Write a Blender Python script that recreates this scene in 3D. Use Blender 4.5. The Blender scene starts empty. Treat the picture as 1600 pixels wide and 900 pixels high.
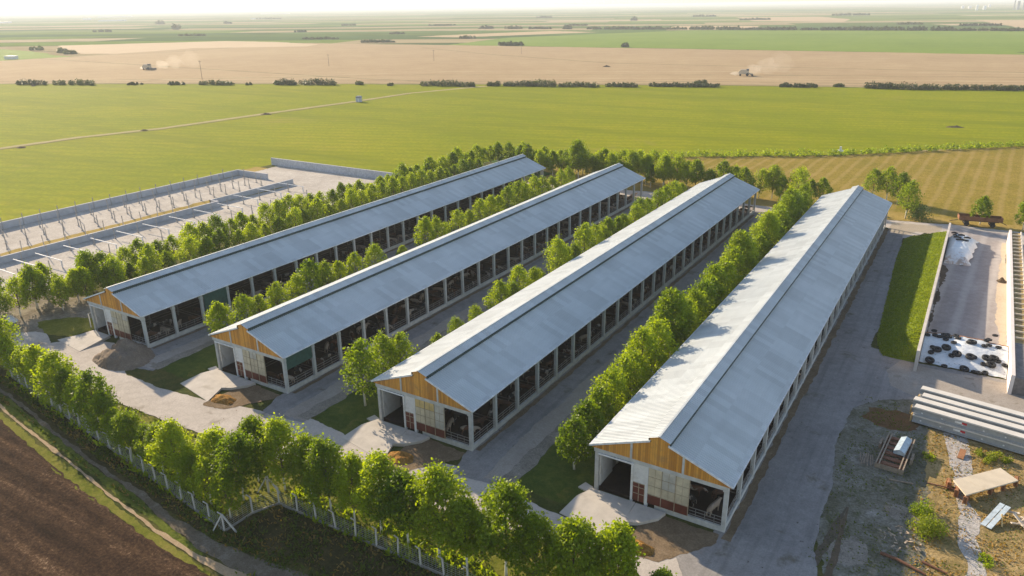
import bpy, bmesh, math, random
from mathutils import Vector, Matrix, noise
random.seed(7)
R = math.radians
FA = math.atan2(.353, .935)               # run of the far field boundaries
sc = bpy.context.scene
C = sc.collection

# ---------------------------------------------------------------- camera
CAM = Vector((13.939, -59.922, 46.649)); FPX = 1178.72
PITCH, ROLL, YAW = 0.35803, -0.0138057, -0.553645
fwd = Vector((math.sin(YAW)*math.cos(PITCH), math.cos(YAW)*math.cos(PITCH), -math.sin(PITCH)))
rgt = Vector((math.cos(YAW), -math.sin(YAW), 0)); upv = rgt.cross(fwd)
r2 = rgt*math.cos(ROLL)+upv*math.sin(ROLL); u2 = -rgt*math.sin(ROLL)+upv*math.cos(ROLL)
cd = bpy.data.cameras.new('camera'); cam = bpy.data.objects.new('camera', cd); C.objects.link(cam)
cam.matrix_world = Matrix(((r2.x,u2.x,-fwd.x,CAM.x),(r2.y,u2.y,-fwd.y,CAM.y),(r2.z,u2.z,-fwd.z,CAM.z),(0,0,0,1)))
cd.sensor_width = 36; cd.lens = 36*FPX/1600; cd.clip_start = .5; cd.clip_end = 80000
sc.camera = cam

# ---------------------------------------------------------------- light
SUN_EL = R(20.5); SX, SY = -0.941, 0.339
w = bpy.data.worlds.new('World'); sc.world = w; w.use_nodes = True
nt = w.node_tree; bg = nt.nodes['Background']
sky = nt.nodes.new('ShaderNodeTexSky'); sky.sky_type = 'NISHITA'; sky.sun_disc = False
sky.sun_elevation = SUN_EL; sky.sun_rotation = math.atan2(SX, SY); sky.dust_density = 0.3; sky.air_density = 1.0; sky.ozone_density = 2.0
tint = nt.nodes.new('ShaderNodeMix'); tint.data_type = 'RGBA'; tint.blend_type = 'MULTIPLY'; tint.inputs[0].default_value = 1
nt.links.new(sky.outputs[0], tint.inputs[6]); tint.inputs[7].default_value = (1.16, .955, .83, 1)   # the camera's warm white balance
nt.links.new(tint.outputs[2], bg.inputs[0]); bg.inputs[1].default_value = 0.138
sl = bpy.data.lights.new('sun', 'SUN'); sl.energy = 5.0; sl.angle = R(0.55); sl.color = (1, .82, .585)
sun = bpy.data.objects.new('sun', sl); C.objects.link(sun)
sdir = Vector((SX*math.cos(SUN_EL), SY*math.cos(SUN_EL), math.sin(SUN_EL)))
sun.rotation_euler = sdir.to_track_quat('Z', 'Y').to_euler(); sun.location = (-60, 40, 80)
vs = sc.view_settings; vs.view_transform = 'Standard'; vs.look = 'None'; vs.gamma = 1; vs.use_curve_mapping = False
vs.exposure = 0.95
cy = sc.cycles; cy.use_denoising = True; cy.max_bounces = 8; cy.diffuse_bounces = 3; cy.transmission_bounces = 4
cy.transparent_max_bounces = 8; cy.volume_bounces = 0; cy.glossy_bounces = 2; cy.caustics_reflective = False; cy.caustics_refractive = False

def G(u, v, z=0.0):                      # where the ground lies along a line of sight of the survey photograph
    d = fwd + r2*((u-800)/FPX) - u2*((v-450)/FPX)
    t = (z-CAM.z)/d.z
    return CAM + d*t
def GL(s, z=0.0):
    out = []
    for p in s.split():
        a, b = p.split(','); q = G(float(a), float(b), z); out.append((q.x, q.y))
    return out

# ---------------------------------------------------------------- materials
def newmat(name):
    m = bpy.data.materials.new(name); m.use_nodes = True
    n = m.node_tree.nodes; return m, n, m.node_tree.links, n['Principled BSDF']
def rgb(c): return (c[0], c[1], c[2], 1)
def math_(n, l, op, a, b=None, clamp=False):
    x = n.new('ShaderNodeMath'); x.operation = op; x.use_clamp = clamp
    for i, v in ((0, a), (1, b)):
        if v is None: continue
        if isinstance(v, (int, float)): x.inputs[i].default_value = v
        else: l.new(v, x.inputs[i])
    return x.outputs[0]
def ramp(n, l, fac, stops):
    r = n.new('ShaderNodeValToRGB'); l.new(fac, r.inputs[0])
    e = r.color_ramp.elements
    while len(e) < len(stops): e.new(.5)
    for i, (p, c) in enumerate(stops): e[i].position = p; e[i].color = rgb(c)
    return r.outputs[0]
def mixc(n, l, fac, a, b, mode='MIX'):
    x = n.new('ShaderNodeMix'); x.data_type = 'RGBA'; x.blend_type = mode
    for s, v in ((0, fac), (6, a), (7, b)):
        if isinstance(v, (int, float)): x.inputs[s].default_value = v
        elif isinstance(v, tuple): x.inputs[s].default_value = rgb(v)
        else: l.new(v, x.inputs[s])
    return x.outputs[2]
def coords(n, l, scale=(1,1,1), rot=0, world=True):
    if world: g = n.new('ShaderNodeNewGeometry').outputs['Position']
    else: g = n.new('ShaderNodeTexCoord').outputs['Object']
    mp = n.new('ShaderNodeMapping'); l.new(g, mp.inputs[0]); mp.inputs['Scale'].default_value = scale
    mp.inputs['Rotation'].default_value = (0, 0, rot); return mp.outputs[0]
def ntex(n, l, vec, scale, detail=4, rough=.6, dist=0):
    x = n.new('ShaderNodeTexNoise'); l.new(vec, x.inputs['Vector'])
    x.inputs['Scale'].default_value = scale; x.inputs['Detail'].default_value = detail
    x.inputs['Roughness'].default_value = rough; x.inputs['Distortion'].default_value = dist
    return x.outputs[0]
def bump(n, l, bs, h, strength, dist):
    b = n.new('ShaderNodeBump'); b.inputs['Strength'].default_value = strength; b.inputs['Distance'].default_value = dist
    l.new(h, b.inputs['Height']); l.new(b.outputs[0], bs.inputs['Normal'])
def groundmat(name, cols,  s1=.15, s2=1.5, s3=8, fine=.5, bstr=.5, bd=.1, rough=.95, stripe=None, patch=None, lo=.3, hi=.7, spots=None, track=None, band=None):
    """large patches of the given colours, broken up by mid and fine noise"""
    m, n, l, bs = newmat(name); p = coords(n, l)
    a = ntex(n, l, p, s1, 5, .65); b = ntex(n, l, p, s2, 4, .7); c = ntex(n, l, p, s3, 3, .7)
    f = math_(n, l, 'ADD', math_(n, l, 'MULTIPLY', a, .6), math_(n, l, 'MULTIPLY', b, .4))
    k = len(cols); st = [(lo+(hi-lo)*i/(k-1), cc) for i, cc in enumerate(cols)]
    col = ramp(n, l, f, st)
    fm = math_(n, l, 'ADD', math_(n, l, 'MULTIPLY', math_(n, l, 'SUBTRACT', c, .5), fine*2.2), 1.0)
    vm = n.new('ShaderNodeVectorMath'); vm.operation = 'SCALE'; l.new(col, vm.inputs[0]); l.new(fm, vm.inputs['Scale'])
    col = vm.outputs[0]
    if patch:                            # second colour in blots: (colour, scale, threshold)
        pc, psc, th = patch[:3]
        q = ntex(n, l, p, psc, 5, .7, .4)
        pf = math_(n, l, 'MULTIPLY', math_(n, l, 'SUBTRACT', q, th), 9, True)
        col = mixc(n, l, pf, col, pc)
    if track:                            # long scuffs worn by wheels along the lane
        q = ntex(n, l, coords(n, l, (1.1, .035, 1)), 1.1, 4, .6)
        col = mixc(n, l, math_(n, l, 'MULTIPLY', math_(n, l, 'SUBTRACT', q, .50), 5*track[0], True), col, tuple(x*.62 for x in cols[0]))
    if band:                             # long uneven bands left by drilling and spraying
        q = ntex(n, l, coords(n, l, (.12, 1, 1), -FA), .045, 5, .75)
        col = mixc(n, l, math_(n, l, 'MULTIPLY', math_(n, l, 'SUBTRACT', q, .47), 5, True), col, band)
    if spots:
        q = ntex(n, l, p, spots[1], 3, .5, .2)
        col = mixc(n, l, math_(n, l, 'MULTIPLY', math_(n, l, 'SUBTRACT', q, spots[2]), 20, True), col, spots[0])
    if stripe:                           # worked rows: (direction angle, spacing, colour, amount)
        ang, sp, scol, am = stripe
        q = coords(n, l, (1, 1, 1), ang)
        wv = n.new('ShaderNodeTexWave'); l.new(q, wv.inputs['Vector']); wv.wave_type = 'BANDS'; wv.bands_direction = 'X'
        wv.inputs['Scale'].default_value = 0.314/sp*1.0; wv.inputs['Distortion'].default_value = 1.2; wv.inputs['Detail'].default_value = 3
        wv.inputs['Detail Scale'].default_value = .6
        qs = coords(n, l, (1, .04, 1), 0); 
        f2 = math_(n, l, 'MULTIPLY', math_(n, l, 'SUBTRACT', wv.outputs[1], .55), 2.2*am, True)
        f2 = math_(n, l, 'MULTIPLY', f2, math_(n, l, 'ADD', math_(n, l, 'MULTIPLY', b, 1.4), 0.1), True)
        col = mixc(n, l, f2, col, scol)
    l.new(col, bs.inputs['Base Color']); bs.inputs['Roughness'].default_value = rough
    bs.inputs['Specular IOR Level'].default_value = .02
    h = math_(n, l, 'ADD', math_(n, l, 'MULTIPLY', b, 1.0), math_(n, l, 'MULTIPLY', c, .6))
    bump(n, l, bs, h, bstr, bd)
    return m
def plain(name, c, rough=.6, metal=0, var=.25, scale=2.0, spec=.3, bstr=0, stretch=(1,1,1), dirt=None):
    m, n, l, bs = newmat(name); p = coords(n, l, stretch, world=False)
    a = ntex(n, l, p, scale, 5, .65)
    lo = tuple(x*(1-var) for x in c); hi = tuple(min(1, x*(1+var)) for x in c)
    col = ramp(n, l, a, [(.3, lo), (.7, hi)])
    if dirt:
        q = ntex(n, l, p, scale*.4, 5, .7, .5)
        col = mixc(n, l, math_(n, l, 'MULTIPLY', math_(n, l, 'SUBTRACT', q, dirt[1]), 6, True), col, dirt[0])
    l.new(col, bs.inputs['Base Color']); bs.inputs['Roughness'].default_value = rough
    bs.inputs['Metallic'].default_value = metal; bs.inputs['Specular IOR Level'].default_value = spec
    if bstr: bump(n, l, bs, ntex(n, l, p, scale*6, 3), bstr, .02)
    return m
def leafmat(name, c, trans=.45, var=.48):
    m, n, l, bs = newmat(name)
    g = coords(n, l, world=False)
    a = ntex(n, l, g, .9, 3, .6)
    oi = n.new('ShaderNodeObjectInfo').outputs['Random']
    f = math_(n, l, 'ADD', math_(n, l, 'MULTIPLY', a, .6), math_(n, l, 'MULTIPLY', oi, .4))
    lo = (c[0]*(1-var), c[1]*(1-var*.8), c[2]*(1-var)); hi = (c[0]*(1+var*1.5), c[1]*(1+var), c[2]*(1+var*.3))
    col = ramp(n, l, f, [(.25, lo), (.75, hi)])
    l.new(col, bs.inputs['Base Color']); bs.inputs['Roughness'].default_value = .5; bs.inputs['Specular IOR Level'].default_value = .25
    tr = n.new('ShaderNodeBsdfTranslucent')
    tc = mixc(n, l, 1.0, col, (1.9, 1.75, .55), 'MULTIPLY'); l.new(tc, tr.inputs[0])
    mx = n.new('ShaderNodeMixShader'); mx.inputs[0].default_value = trans
    l.new(bs.outputs[0], mx.inputs[1]); l.new(tr.outputs[0], mx.inputs[2])
    l.new(mx.outputs[0], n['Material Output'].inputs[0])
    return m

M = {}
M['roof'] = None
def roofmat():
    m, n, l, bs = newmat('galvanised_sheet'); p = coords(n, l, world=False)
    a = ntex(n, l, coords(n, l, (.9, .12, 1), world=False), 1.2, 5, .65)   # sheets run down the slope
    b = ntex(n, l, p, .12, 4, .6)
    f = math_(n, l, 'ADD', math_(n, l, 'MULTIPLY', a, .45), math_(n, l, 'MULTIPLY', b, .55))
    col = ramp(n, l, f, [(.3, (.455, .485, .495)), (.5, (.505, .54, .55)), (.68, (.555, .585, .595))])
    # individual sheets, 1 m wide and 6 m long
    s = n.new('ShaderNodeSeparateXYZ'); l.new(p, s.inputs[0])
    cell = n.new('ShaderNodeTexWhiteNoise'); cell.noise_dimensions = '2D'
    cx = n.new('ShaderNodeCombineXYZ'); l.new(math_(n, l, 'FLOOR', math_(n, l, 'DIVIDE', s.outputs[1], 1.1)), cx.inputs[0]); l.new(math_(n, l, 'FLOOR', math_(n, l, 'DIVIDE', s.outputs[0], 3.4)), cx.inputs[1])
    l.new(cx.outputs[0], cell.inputs['Vector'])
    vm = n.new('ShaderNodeVectorMath'); vm.operation = 'SCALE'; l.new(col, vm.inputs[0])
    l.new(math_(n, l, 'ADD', math_(n, l, 'MULTIPLY', cell.outputs['Value'], .17), .91), vm.inputs['Scale'])
    st = ntex(n, l, coords(n, l, (.10, 1.6, 1), world=False), 1.3, 5, .7)
    col = mixc(n, l, math_(n, l, 'MULTIPLY', math_(n, l, 'SUBTRACT', st, .60), 1.4, True), vm.outputs[0], (.42, .41, .38))
    l.new(col, bs.inputs['Base Color']); bs.inputs['Roughness'].default_value = .62; bs.inputs['Metallic'].default_value = .0
    bs.inputs['Specular IOR Level'].default_value = .3
    return m
M['roof'] = roofmat()
M['vent_dark'] = plain('painted_gap_shade', (.03, .05, .05), .6)
M['trim'] = plain('eave_trim', (.66, .68, .70), .5, 0)
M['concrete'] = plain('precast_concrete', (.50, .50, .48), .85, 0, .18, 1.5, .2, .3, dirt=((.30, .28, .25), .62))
M['white_paint'] = plain('limewashed_wall', (.70, .70, .68), .8, 0, .1, 1.5, .2, .2, dirt=((.45, .43, .38), .6))
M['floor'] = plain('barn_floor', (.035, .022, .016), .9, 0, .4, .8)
M['slurry'] = plain('bedding', (.075, .055, .04), .9, 0, .4, 1.2)
M['rail'] = plain('galvanised_rail', (.26, .24, .22), .6, .3, .2)
M['dark_beam'] = plain('concrete_shade_toned', (.16,.14,.12), .9, 0, .3, 1.5)  # concrete with the barn's interior shade put into its colour
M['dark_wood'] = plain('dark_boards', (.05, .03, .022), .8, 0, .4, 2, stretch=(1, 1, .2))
M['green_net'] = plain('green_windbreak', (.03, .09, .07), .8)
M['frp_red'] = plain('red_panel', (.14, .036, .022), .55, 0, .3, .9, .4, dirt=((.12,.05,.04),.6))
M['frp'] = plain('yellowed_translucent_sheet', (.56, .50, .36), .45, 0, .22, .8, .4)
M['frp_yellow'] = plain('golden_translucent_sheet', (.62, .47, .20), .45, 0, .2, .8, .4)
M['frp_grey'] = plain('grey_translucent_sheet', (.50, .49, .43), .45, 0, .22, .8, .4)
M['brownbar'] = plain('tan_bar', (.42, .34, .24), .6)
def woodmat():
    m, n, l, bs = newmat('orange_larch_boards'); p = coords(n, l, world=False)
    s = n.new('ShaderNodeSeparateXYZ'); l.new(p, s.inputs[0])
    fl = math_(n, l, 'FLOOR', math_(n, l, 'DIVIDE', s.outputs[0], .24))
    wn = n.new('ShaderNodeTexWhiteNoise'); wn.noise_dimensions = '1D'; l.new(fl, wn.inputs['W'])
    g = ntex(n, l, coords(n, l, (6, 6, .7), world=False), 2.2, 4, .6)
    f = math_(n, l, 'ADD', math_(n, l, 'MULTIPLY', wn.outputs['Value'], .6), math_(n, l, 'MULTIPLY', g, .4))
    col = ramp(n, l, f, [(.15, (.42, .17, .022)), (.5, (.60, .27, .04)), (.85, (.72, .36, .06))])
    fr = math_(n, l, 'FRACT', math_(n, l, 'DIVIDE', s.outputs[0], .24))
    oi = n.new('ShaderNodeObjectInfo').outputs['Random']
    pv_ = n.new('ShaderNodeVectorMath'); pv_.operation = 'ADD'; l.new(p, pv_.inputs[0]); cb_ = n.new('ShaderNodeCombineXYZ'); l.new(math_(n, l, 'MULTIPLY', oi, 50), cb_.inputs[0]); l.new(cb_.outputs[0], pv_.inputs[1])
    ws = ntex(n, l, pv_.outputs[0], .55, 5, .7, .5)
    col = mixc(n, l, math_(n, l, 'MULTIPLY', math_(n, l, 'SUBTRACT', ws, .50), 3.2, True), col, (.33, .19, .075))
    gap = math_(n, l, 'LESS_THAN', fr, .07)
    col = mixc(n, l, math_(n, l, 'MULTIPLY', gap, .75), col, (.12, .05, .01))
    l.new(col, bs.inputs['Base Color']); bs.inputs['Roughness'].default_value = .55
    return m
M['wood'] = woodmat()
M['leaf'] = leafmat('tree_leaves', (.16, .24, .007), .50)
M['leaf_dark'] = leafmat('bush_leaves', (.055, .105, .018), .3)
M['leaf_far'] = leafmat('hedge_leaves', (.052, .080, .020), .18)
M['leaf_yellow'] = leafmat('shrub_leaves', (.20, .26, .02), .45)
M['weed'] = leafmat('weeds', (.075, .115, .016), .4)
M['weed_dry'] = leafmat('dry_weeds', (.24, .17, .06), .3)
def trunkmat():
    m, n, l, bs = newmat('limewashed_bark'); p = coords(n, l, world=False)
    s = n.new('ShaderNodeSeparateXYZ'); l.new(p, s.inputs[0])
    a = ntex(n, l, p, 5, 4)
    z = math_(n, l, 'ADD', s.outputs[2], math_(n, l, 'MULTIPLY', a, .5))
    f = math_(n, l, 'MULTIPLY', math_(n, l, 'SUBTRACT', z, 2.1), 8, True)
    col = mixc(n, l, f, (.66, .63, .56), (.12, .09, .06))
    l.new(col, bs.inputs['Base Color']); bs.inputs['Roughness'].default_value = .9
    return m
M['trunk'] = trunkmat()
M['bark'] = plain('bark', (.11, .08, .055), .9)

# ---------------------------------------------------------------- mesh helpers
class MB:
    def __init__(s): s.v = []; s.f = []; s.mi = []; s.cur = 0
    def add(s, vs, fs):
        o = len(s.v); s.v += [tuple(x) for x in vs]; s.f += [tuple(i+o for i in f) for f in fs]; s.mi += [s.cur]*len(fs); return s
    def box(s, x0, x1, y0, y1, z0, z1):
        return s.add([(x0,y0,z0),(x1,y0,z0),(x1,y1,z0),(x0,y1,z0),(x0,y0,z1),(x1,y0,z1),(x1,y1,z1),(x0,y1,z1)],
              [(0,3,2,1),(4,5,6,7),(0,1,5,4),(1,2,6,5),(2,3,7,6),(3,0,4,7)])
    def bar(s, a, b, w, h=None):
        a = Vector(a); b = Vector(b); h = h or w; d = (b-a).normalized()
        up = Vector((0,0,1)) if abs(d.z) < .95 else Vector((1,0,0))
        x = d.cross(up).normalized(); y = x.cross(d)
        vs = [p + x*(sx*w/2) + y*(sy*h/2) for p in (a, b) for sx, sy in ((-1,-1),(1,-1),(1,1),(-1,1))]
        return s.add(vs, [(3,2,1,0),(4,5,6,7),(0,1,5,4),(1,2,6,5),(2,3,7,6),(3,0,4,7)])
    def tube(s, pts, rad, n=6, cap=True):
        pts = [Vector(p) for p in pts]; rad = rad if isinstance(rad, (list, tuple)) else [rad]*len(pts)
        o = []; 
        for i, p in enumerate(pts):
            d = (pts[min(i+1, len(pts)-1)]-pts[max(i-1, 0)]).normalized()
            up = Vector((0,0,1)) if abs(d.z) < .9 else Vector((1,0,0))
            x = d.cross(up).normalized(); y = d.cross(x)
            o += [p + (x*math.cos(t*2*math.pi/n) + y*math.sin(t*2*math.pi/n))*rad[i] for t in range(n)]
        fs = [(i*n+t, i*n+(t+1) % n, (i+1)*n+(t+1) % n, (i+1)*n+t) for i in range(len(pts)-1) for t in range(n)]
        if cap: fs += [tuple(range(n))[::-1], tuple(range((len(pts)-1)*n, len(pts)*n))]
        return s.add(o, fs)
    def prism(s, poly, y0, y1):           # (x,z) outline pushed along y
        n = len(poly)
        vs = [(x, y0, z) for x, z in poly] + [(x, y1, z) for x, z in poly]
        return s.add(vs, [tuple(range(n)), tuple(range(n, 2*n))[::-1]] + [(i, i+n, (i+1) % n+n, (i+1) % n) for i in range(n)])
    def slab(s, poly, z0, z1):            # (x,y) outline pushed along z
        n = len(poly)
        vs = [(x, y, z0) for x, y in poly] + [(x, y, z1) for x, y in poly]
        return s.add(vs, [tuple(range(n))[::-1], tuple(range(n, 2*n))] + [(i, (i+1) % n, (i+1) % n+n, i+n) for i in range(n)])
    def build(s, name, mat, parent=None, smooth=False, bevel=0):
        me = bpy.data.meshes.new(name); me.from_pydata(s.v, [], s.f); me.update()
        bm = bmesh.new(); bm.from_mesh(me); bmesh.ops.recalc_face_normals(bm, faces=bm.faces)
        if bevel: bmesh.ops.bevel(bm, geom=bm.edges[:], offset=bevel, segments=1, affect='EDGES')
        bm.to_mesh(me); bm.free()
        mats = mat if isinstance(mat, (list, tuple)) else [mat]
        for m_ in mats: me.materials.append(m_)
        if len(mats) > 1 and not bevel:
            for p, i in zip(me.polygons, s.mi): p.material_index = i
        if smooth:
            for p in me.polygons: p.use_smooth = True
        return link(name, me, parent)
def link(name, data, parent=None):
    o = bpy.data.objects.new(name, data); C.objects.link(o)
    if parent: o.parent = parent
    return o
def empty(name, loc=(0,0,0), rz=0):
    o = link(name, None); o.location = loc; o.rotation_euler = (0, 0, rz); o.empty_display_size = .5; return o
def tag(o, label=None, cat=None, group=None, kind=None):
    if label: o['label'] = label
    if cat: o['category'] = cat
    if group: o['group'] = group
    if kind: o['kind'] = kind
    return o
kids = {}
def copy_tree(o):
    c = o.copy(); C.objects.link(c)
    for ch in list(o.children):
        d = ch.copy(); C.objects.link(d); d.parent = c
        for g in list(ch.children):
            e = g.copy(); C.objects.link(e); e.parent = d
    return c
ONES = 'zeroth first second third fourth fifth sixth seventh eighth ninth tenth eleventh twelfth thirteenth fourteenth fifteenth sixteenth seventeenth eighteenth nineteenth'.split()
def nth(i):
    if i < 20: return ONES[i]
    t, u = divmod(i, 10)
    T = {2:'twent',3:'thirt',4:'fort',5:'fift',6:'sixt',7:'sevent'}[t]
    return T+'ieth' if u == 0 else T+'y-'+ONES[u]

def sheet(name, pts, z, mat, rag=.25, step=1.0, kind='structure', smoothn=0.15, label=None, cat=None):
    """a ground sheet with a wandering natural edge"""
    out = []; n = len(pts)
    for i in range(n):
        a = Vector((*pts[i], 0)); b = Vector((*pts[(i+1) % n], 0)); k = max(1, min(500, int((b-a).length/(step*.45))))
        nrm = (b-a).normalized().cross(Vector((0,0,1)))
        for j in range(k):
            p = a.lerp(b, j/k)
            d = noise.noise(Vector((p.x*smoothn, p.y*smoothn, z*50)))*2 + noise.noise(Vector((p.x*1.1, p.y*1.1, z*30)))*.8 + noise.noise(Vector((p.x*3.7, p.y*3.7, z*30)))*.7
            out.append(p + nrm*d*rag)
    me = bpy.data.meshes.new(name); bm = bmesh.new()
    vs = [bm.verts.new((p.x, p.y, z)) for p in out]; f = bm.faces.new(vs)
    bm.normal_update()
    if f.normal.z < 0: f.normal_flip()
    bmesh.ops.triangulate(bm, faces=bm.faces[:]); bm.to_mesh(me); bm.free(); me.materials.append(mat)
    o = link(name, me); tag(o, kind=kind, label=label, cat=cat); return o
def patch(name, cx, cy, rx, ry, z, mat, rag=.35, rot=0):
    pts = []
    for i in range(28):
        t = i/28*2*math.pi; rr = 1 + .3*noise.noise(Vector((cx+math.cos(t)*1.3, cy+math.sin(t)*1.3, 3)))
        x, y = rx*rr*math.cos(t), ry*rr*math.sin(t)
        pts.append((cx+x*math.cos(rot)-y*math.sin(rot), cy+x*math.sin(rot)+y*math.cos(rot)))
    return sheet(name, pts, z, mat, rag, .6)

# ================================================================ GROUND
def farmland():
    m, n, l, bs = newmat('far_farmland'); g = coords(n, l, (1,1,1), -FA)
    s = n.new('ShaderNodeSeparateXYZ'); l.new(g, s.inputs[0])
    wob = ntex(n, l, g, .0006, 2)
    row = math_(n, l, 'DIVIDE', math_(n, l, 'ADD', s.outputs[1], math_(n, l, 'MULTIPLY', wob, 500)), 135)
    rf = math_(n, l, 'FLOOR', row)
    wn = n.new('ShaderNodeTexWhiteNoise'); wn.noise_dimensions = '1D'; l.new(rf, wn.inputs['W'])
    col = math_(n, l, 'ADD', math_(n, l, 'DIVIDE', s.outputs[0], 780), math_(n, l, 'MULTIPLY', wn.outputs['Value'], 9))
    cf = math_(n, l, 'FLOOR', col)
    cb = n.new('ShaderNodeCombineXYZ'); l.new(rf, cb.inputs[0]); l.new(cf, cb.inputs[1])
    w2 = n.new('ShaderNodeTexWhiteNoise'); w2.noise_dimensions = '2D'; l.new(cb.outputs[0], w2.inputs['Vector'])
    c = ramp(n, l, w2.outputs['Value'], [(0, (.10,.15,.04)), (.18, (.16,.22,.05)), (.34, (.08,.13,.045)), (.48, (.20,.24,.08)), (.60, (.36,.29,.17)), (.72, (.11,.17,.05)), (.84, (.42,.34,.22)), (.93, (.15,.20,.06))])
    c.node.color_ramp.interpolation = 'CONSTANT'
    edge = math_(n, l, 'LESS_THAN', math_(n, l, 'FRACT', row), .05)
    e2 = math_(n, l, 'MULTIPLY', edge, math_(n, l, 'GREATER_THAN', ntex(n, l, g, .006, 3), .47))
    c = mixc(n, l, e2, c, (.035, .06, .025))
    v = ntex(n, l, coords(n, l, (1,6,1), -FA), .004, 5)
    vm = n.new('ShaderNodeVectorMath'); vm.operation = 'SCALE'; l.new(c, vm.inputs[0]); l.new(math_(n, l, 'ADD', v, .5), vm.inputs['Scale'])
    l.new(vm.outputs[0], bs.inputs['Base Color']); bs.inputs['Roughness'].default_value = 1; bs.inputs['Specular IOR Level'].default_value = 0
    return m
def bigquad(name, x0, x1, y0, y1, z, mat):
    me = bpy.data.meshes.new(name); me.from_pydata([(x0,y0,z),(x1,y0,z),(x1,y1,z),(x0,y1,z)], [], [(0,1,2,3)]); me.materials.append(mat)
    return tag(link(name, me), kind='structure')
bigquad('ground', -24000, 24000, -3000, 32000, -.30, farmland())

m_crop = groundmat('crop_green', [(.155,.19,.004), (.20,.228,.005), (.24,.25,.006), (.285,.265,.018)], .012, .09, .9, .45, .5, .25, stripe=(R(90)-FA, 6.5, (.145,.18,.006), .45), patch=((.25,.235,.03), .018, .60), band=(.165,.19,.006))
m_stub = groundmat('stubble_tan', [(.31,.215,.125), (.37,.265,.155), (.43,.32,.19)], .006, .05, .5, .2, .2, .2, stripe=(R(90)-FA, 11, (.46,.36,.20), .6))
m_green2 = groundmat('far_green_crop', [(.13,.20,.03), (.17,.245,.038), (.21,.27,.05)], .006, .05, .5, .2, .2, .2)
m_dry = groundmat('dry_meadow', [(.17,.155,.022), (.25,.19,.035), (.33,.235,.065)], .06, .5, 3, .8, .6, .15, stripe=(R(2), 3.6, (.42,.30,.13), .4))
m_dryn = groundmat('dry_verge', [(.22,.17,.04), (.33,.24,.07), (.42,.30,.10)], .12, .8, 4, .6, .6, .15)

HL = [(-1400,-235), (-435,164.1), (-257.8,241.3), (-95.1,305.6), (23.3,337.2), (400, 465)]
crop = [(-1600,-300), (-1000,20), (-580,218.8), (-343.7,321.7), (-126.8,407.5), (31,449.6), (560,610), (420,400), (28,250), (-25.3,202.6), (-70,176.5), (-118,150), (-130,107), (-178,106), (-178,-70), (-420,-300)]
sheet('crop_field', crop, -.24, m_crop, 1.0, 4, smoothn=.05)
sheet('stubble_field', [(-1600,-302),(-1000,16),(-580,216),(-343.7,319),(-126.8,405),(31,447),(560,608),(560,960),(36,779),(-596,777),(-941,759),(-860,437),(-1300,300)], -.26, m_stub, 2, 8, smoothn=.02)
sheet('far_crop_field', [(-600,779),(36,781),(430,960),(700,1500),(12,1405),(-474,1375),(-640,1000)], -.25, m_green2, 4, 15, smoothn=.01)
sheet('far_stubble_field', GL('90,71 350,64 420,65 500,69 480,72 300,75 180,84 120,84'), -.22, groundmat('pale_stubble', [(.46,.34,.22),(.55,.43,.28)], .005, .05, .5, .1, .1), 4, 20, smoothn=.01)
sheet('far_stubble_field', GL('650,57 860,48 940,50 720,58'), -.21, M_ := groundmat('tan_stubble', [(.42,.31,.18),(.50,.38,.24)], .005, .05, .5, .1, .1), 4, 20, smoothn=.01)
sheet('far_stubble_field', GL('1040,43 1060,40 1190,40 1180,46 1040,47'), -.21, M_, 4, 20, smoothn=.01)
sheet('far_stubble_field', GL('1150,27 1280,26 1330,30 1320,34 1180,33'), -.21, M_, 4, 20, smoothn=.01)
sheet('far_stubble_field', GL('1525,31 1600,31 1680,36 1680,45 1590,43'), -.21, M_, 4, 20, smoothn=.01)
sheet('left_crop_field', [(-1390,290),(-870,360),(-862,434),(-1120,500),(-1500,520)], -.23, m_green2, 3, 15, smoothn=.02)
m_line = groundmat('field_margin', [(.16,.15,.07),(.26,.22,.12)], .05, .4, 2, .4)
def strip(name, pts, wd, z, mat, rag=.2, step=2.0):
    """a ribbon of even quads along a line, its edges wandering"""
    cl = []
    n_ = len(pts)
    for i in range(n_-1):
        a = Vector((*pts[i], 0)); b = Vector((*pts[i+1], 0)); k = max(1, min(300, int((b-a).length/step)))
        wa, wb = (wd[i], wd[i+1]) if isinstance(wd, list) else (wd, wd)
        for j in range(k): cl.append((a.lerp(b, j/k), wa+(wb-wa)*j/k))
    cl.append((Vector((*pts[-1], 0)), wd[-1] if isinstance(wd, list) else wd))
    vs = []; fs = []
    for i, (p, w_) in enumerate(cl):
        d = (cl[min(i+3, len(cl)-1)][0]-cl[max(i-3, 0)][0]).normalized(); nn = Vector((-d.y, d.x, 0))
        q = 1.2/max(1, step)
        e1 = noise.noise(Vector((p.x*.4*q, p.y*.4*q, z*50)))*1.2+noise.noise(Vector((p.x*1.9*q, p.y*1.9*q, z*9)))*.7
        e2 = noise.noise(Vector((p.x*.4*q, p.y*.4*q, z*50+7)))*1.2+noise.noise(Vector((p.x*1.9*q, p.y*1.9*q, z*9+7)))*.7
        l1 = max(w_*.12, w_/2+e1*min(rag, w_*.5)); l2 = max(w_*.12, w_/2+e2*min(rag, w_*.5))
        A = p+nn*l1; B = p-nn*l2; vs += [(A.x, A.y, z), (B.x, B.y, z)]
    for i in range(len(cl)-1): fs.append((2*i, 2*i+1, 2*i+3, 2*i+2))
    me = bpy.data.meshes.new(name); me.from_pydata(vs, [], fs); me.update()
    if me.polygons[0].normal.z < 0: me.flip_normals()
    me.materials.append(mat); return tag(link(name, me), kind='structure')
strip('field_margin', GL('-200,91 0,92 250,82 450,68 520,66'), 4, -.235, m_line, .8, 6)
strip('field_margin', GL('-200,79 60,91 300,106 560,122 700,128'), 2.5, -.235, m_line, .8, 6)
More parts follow.
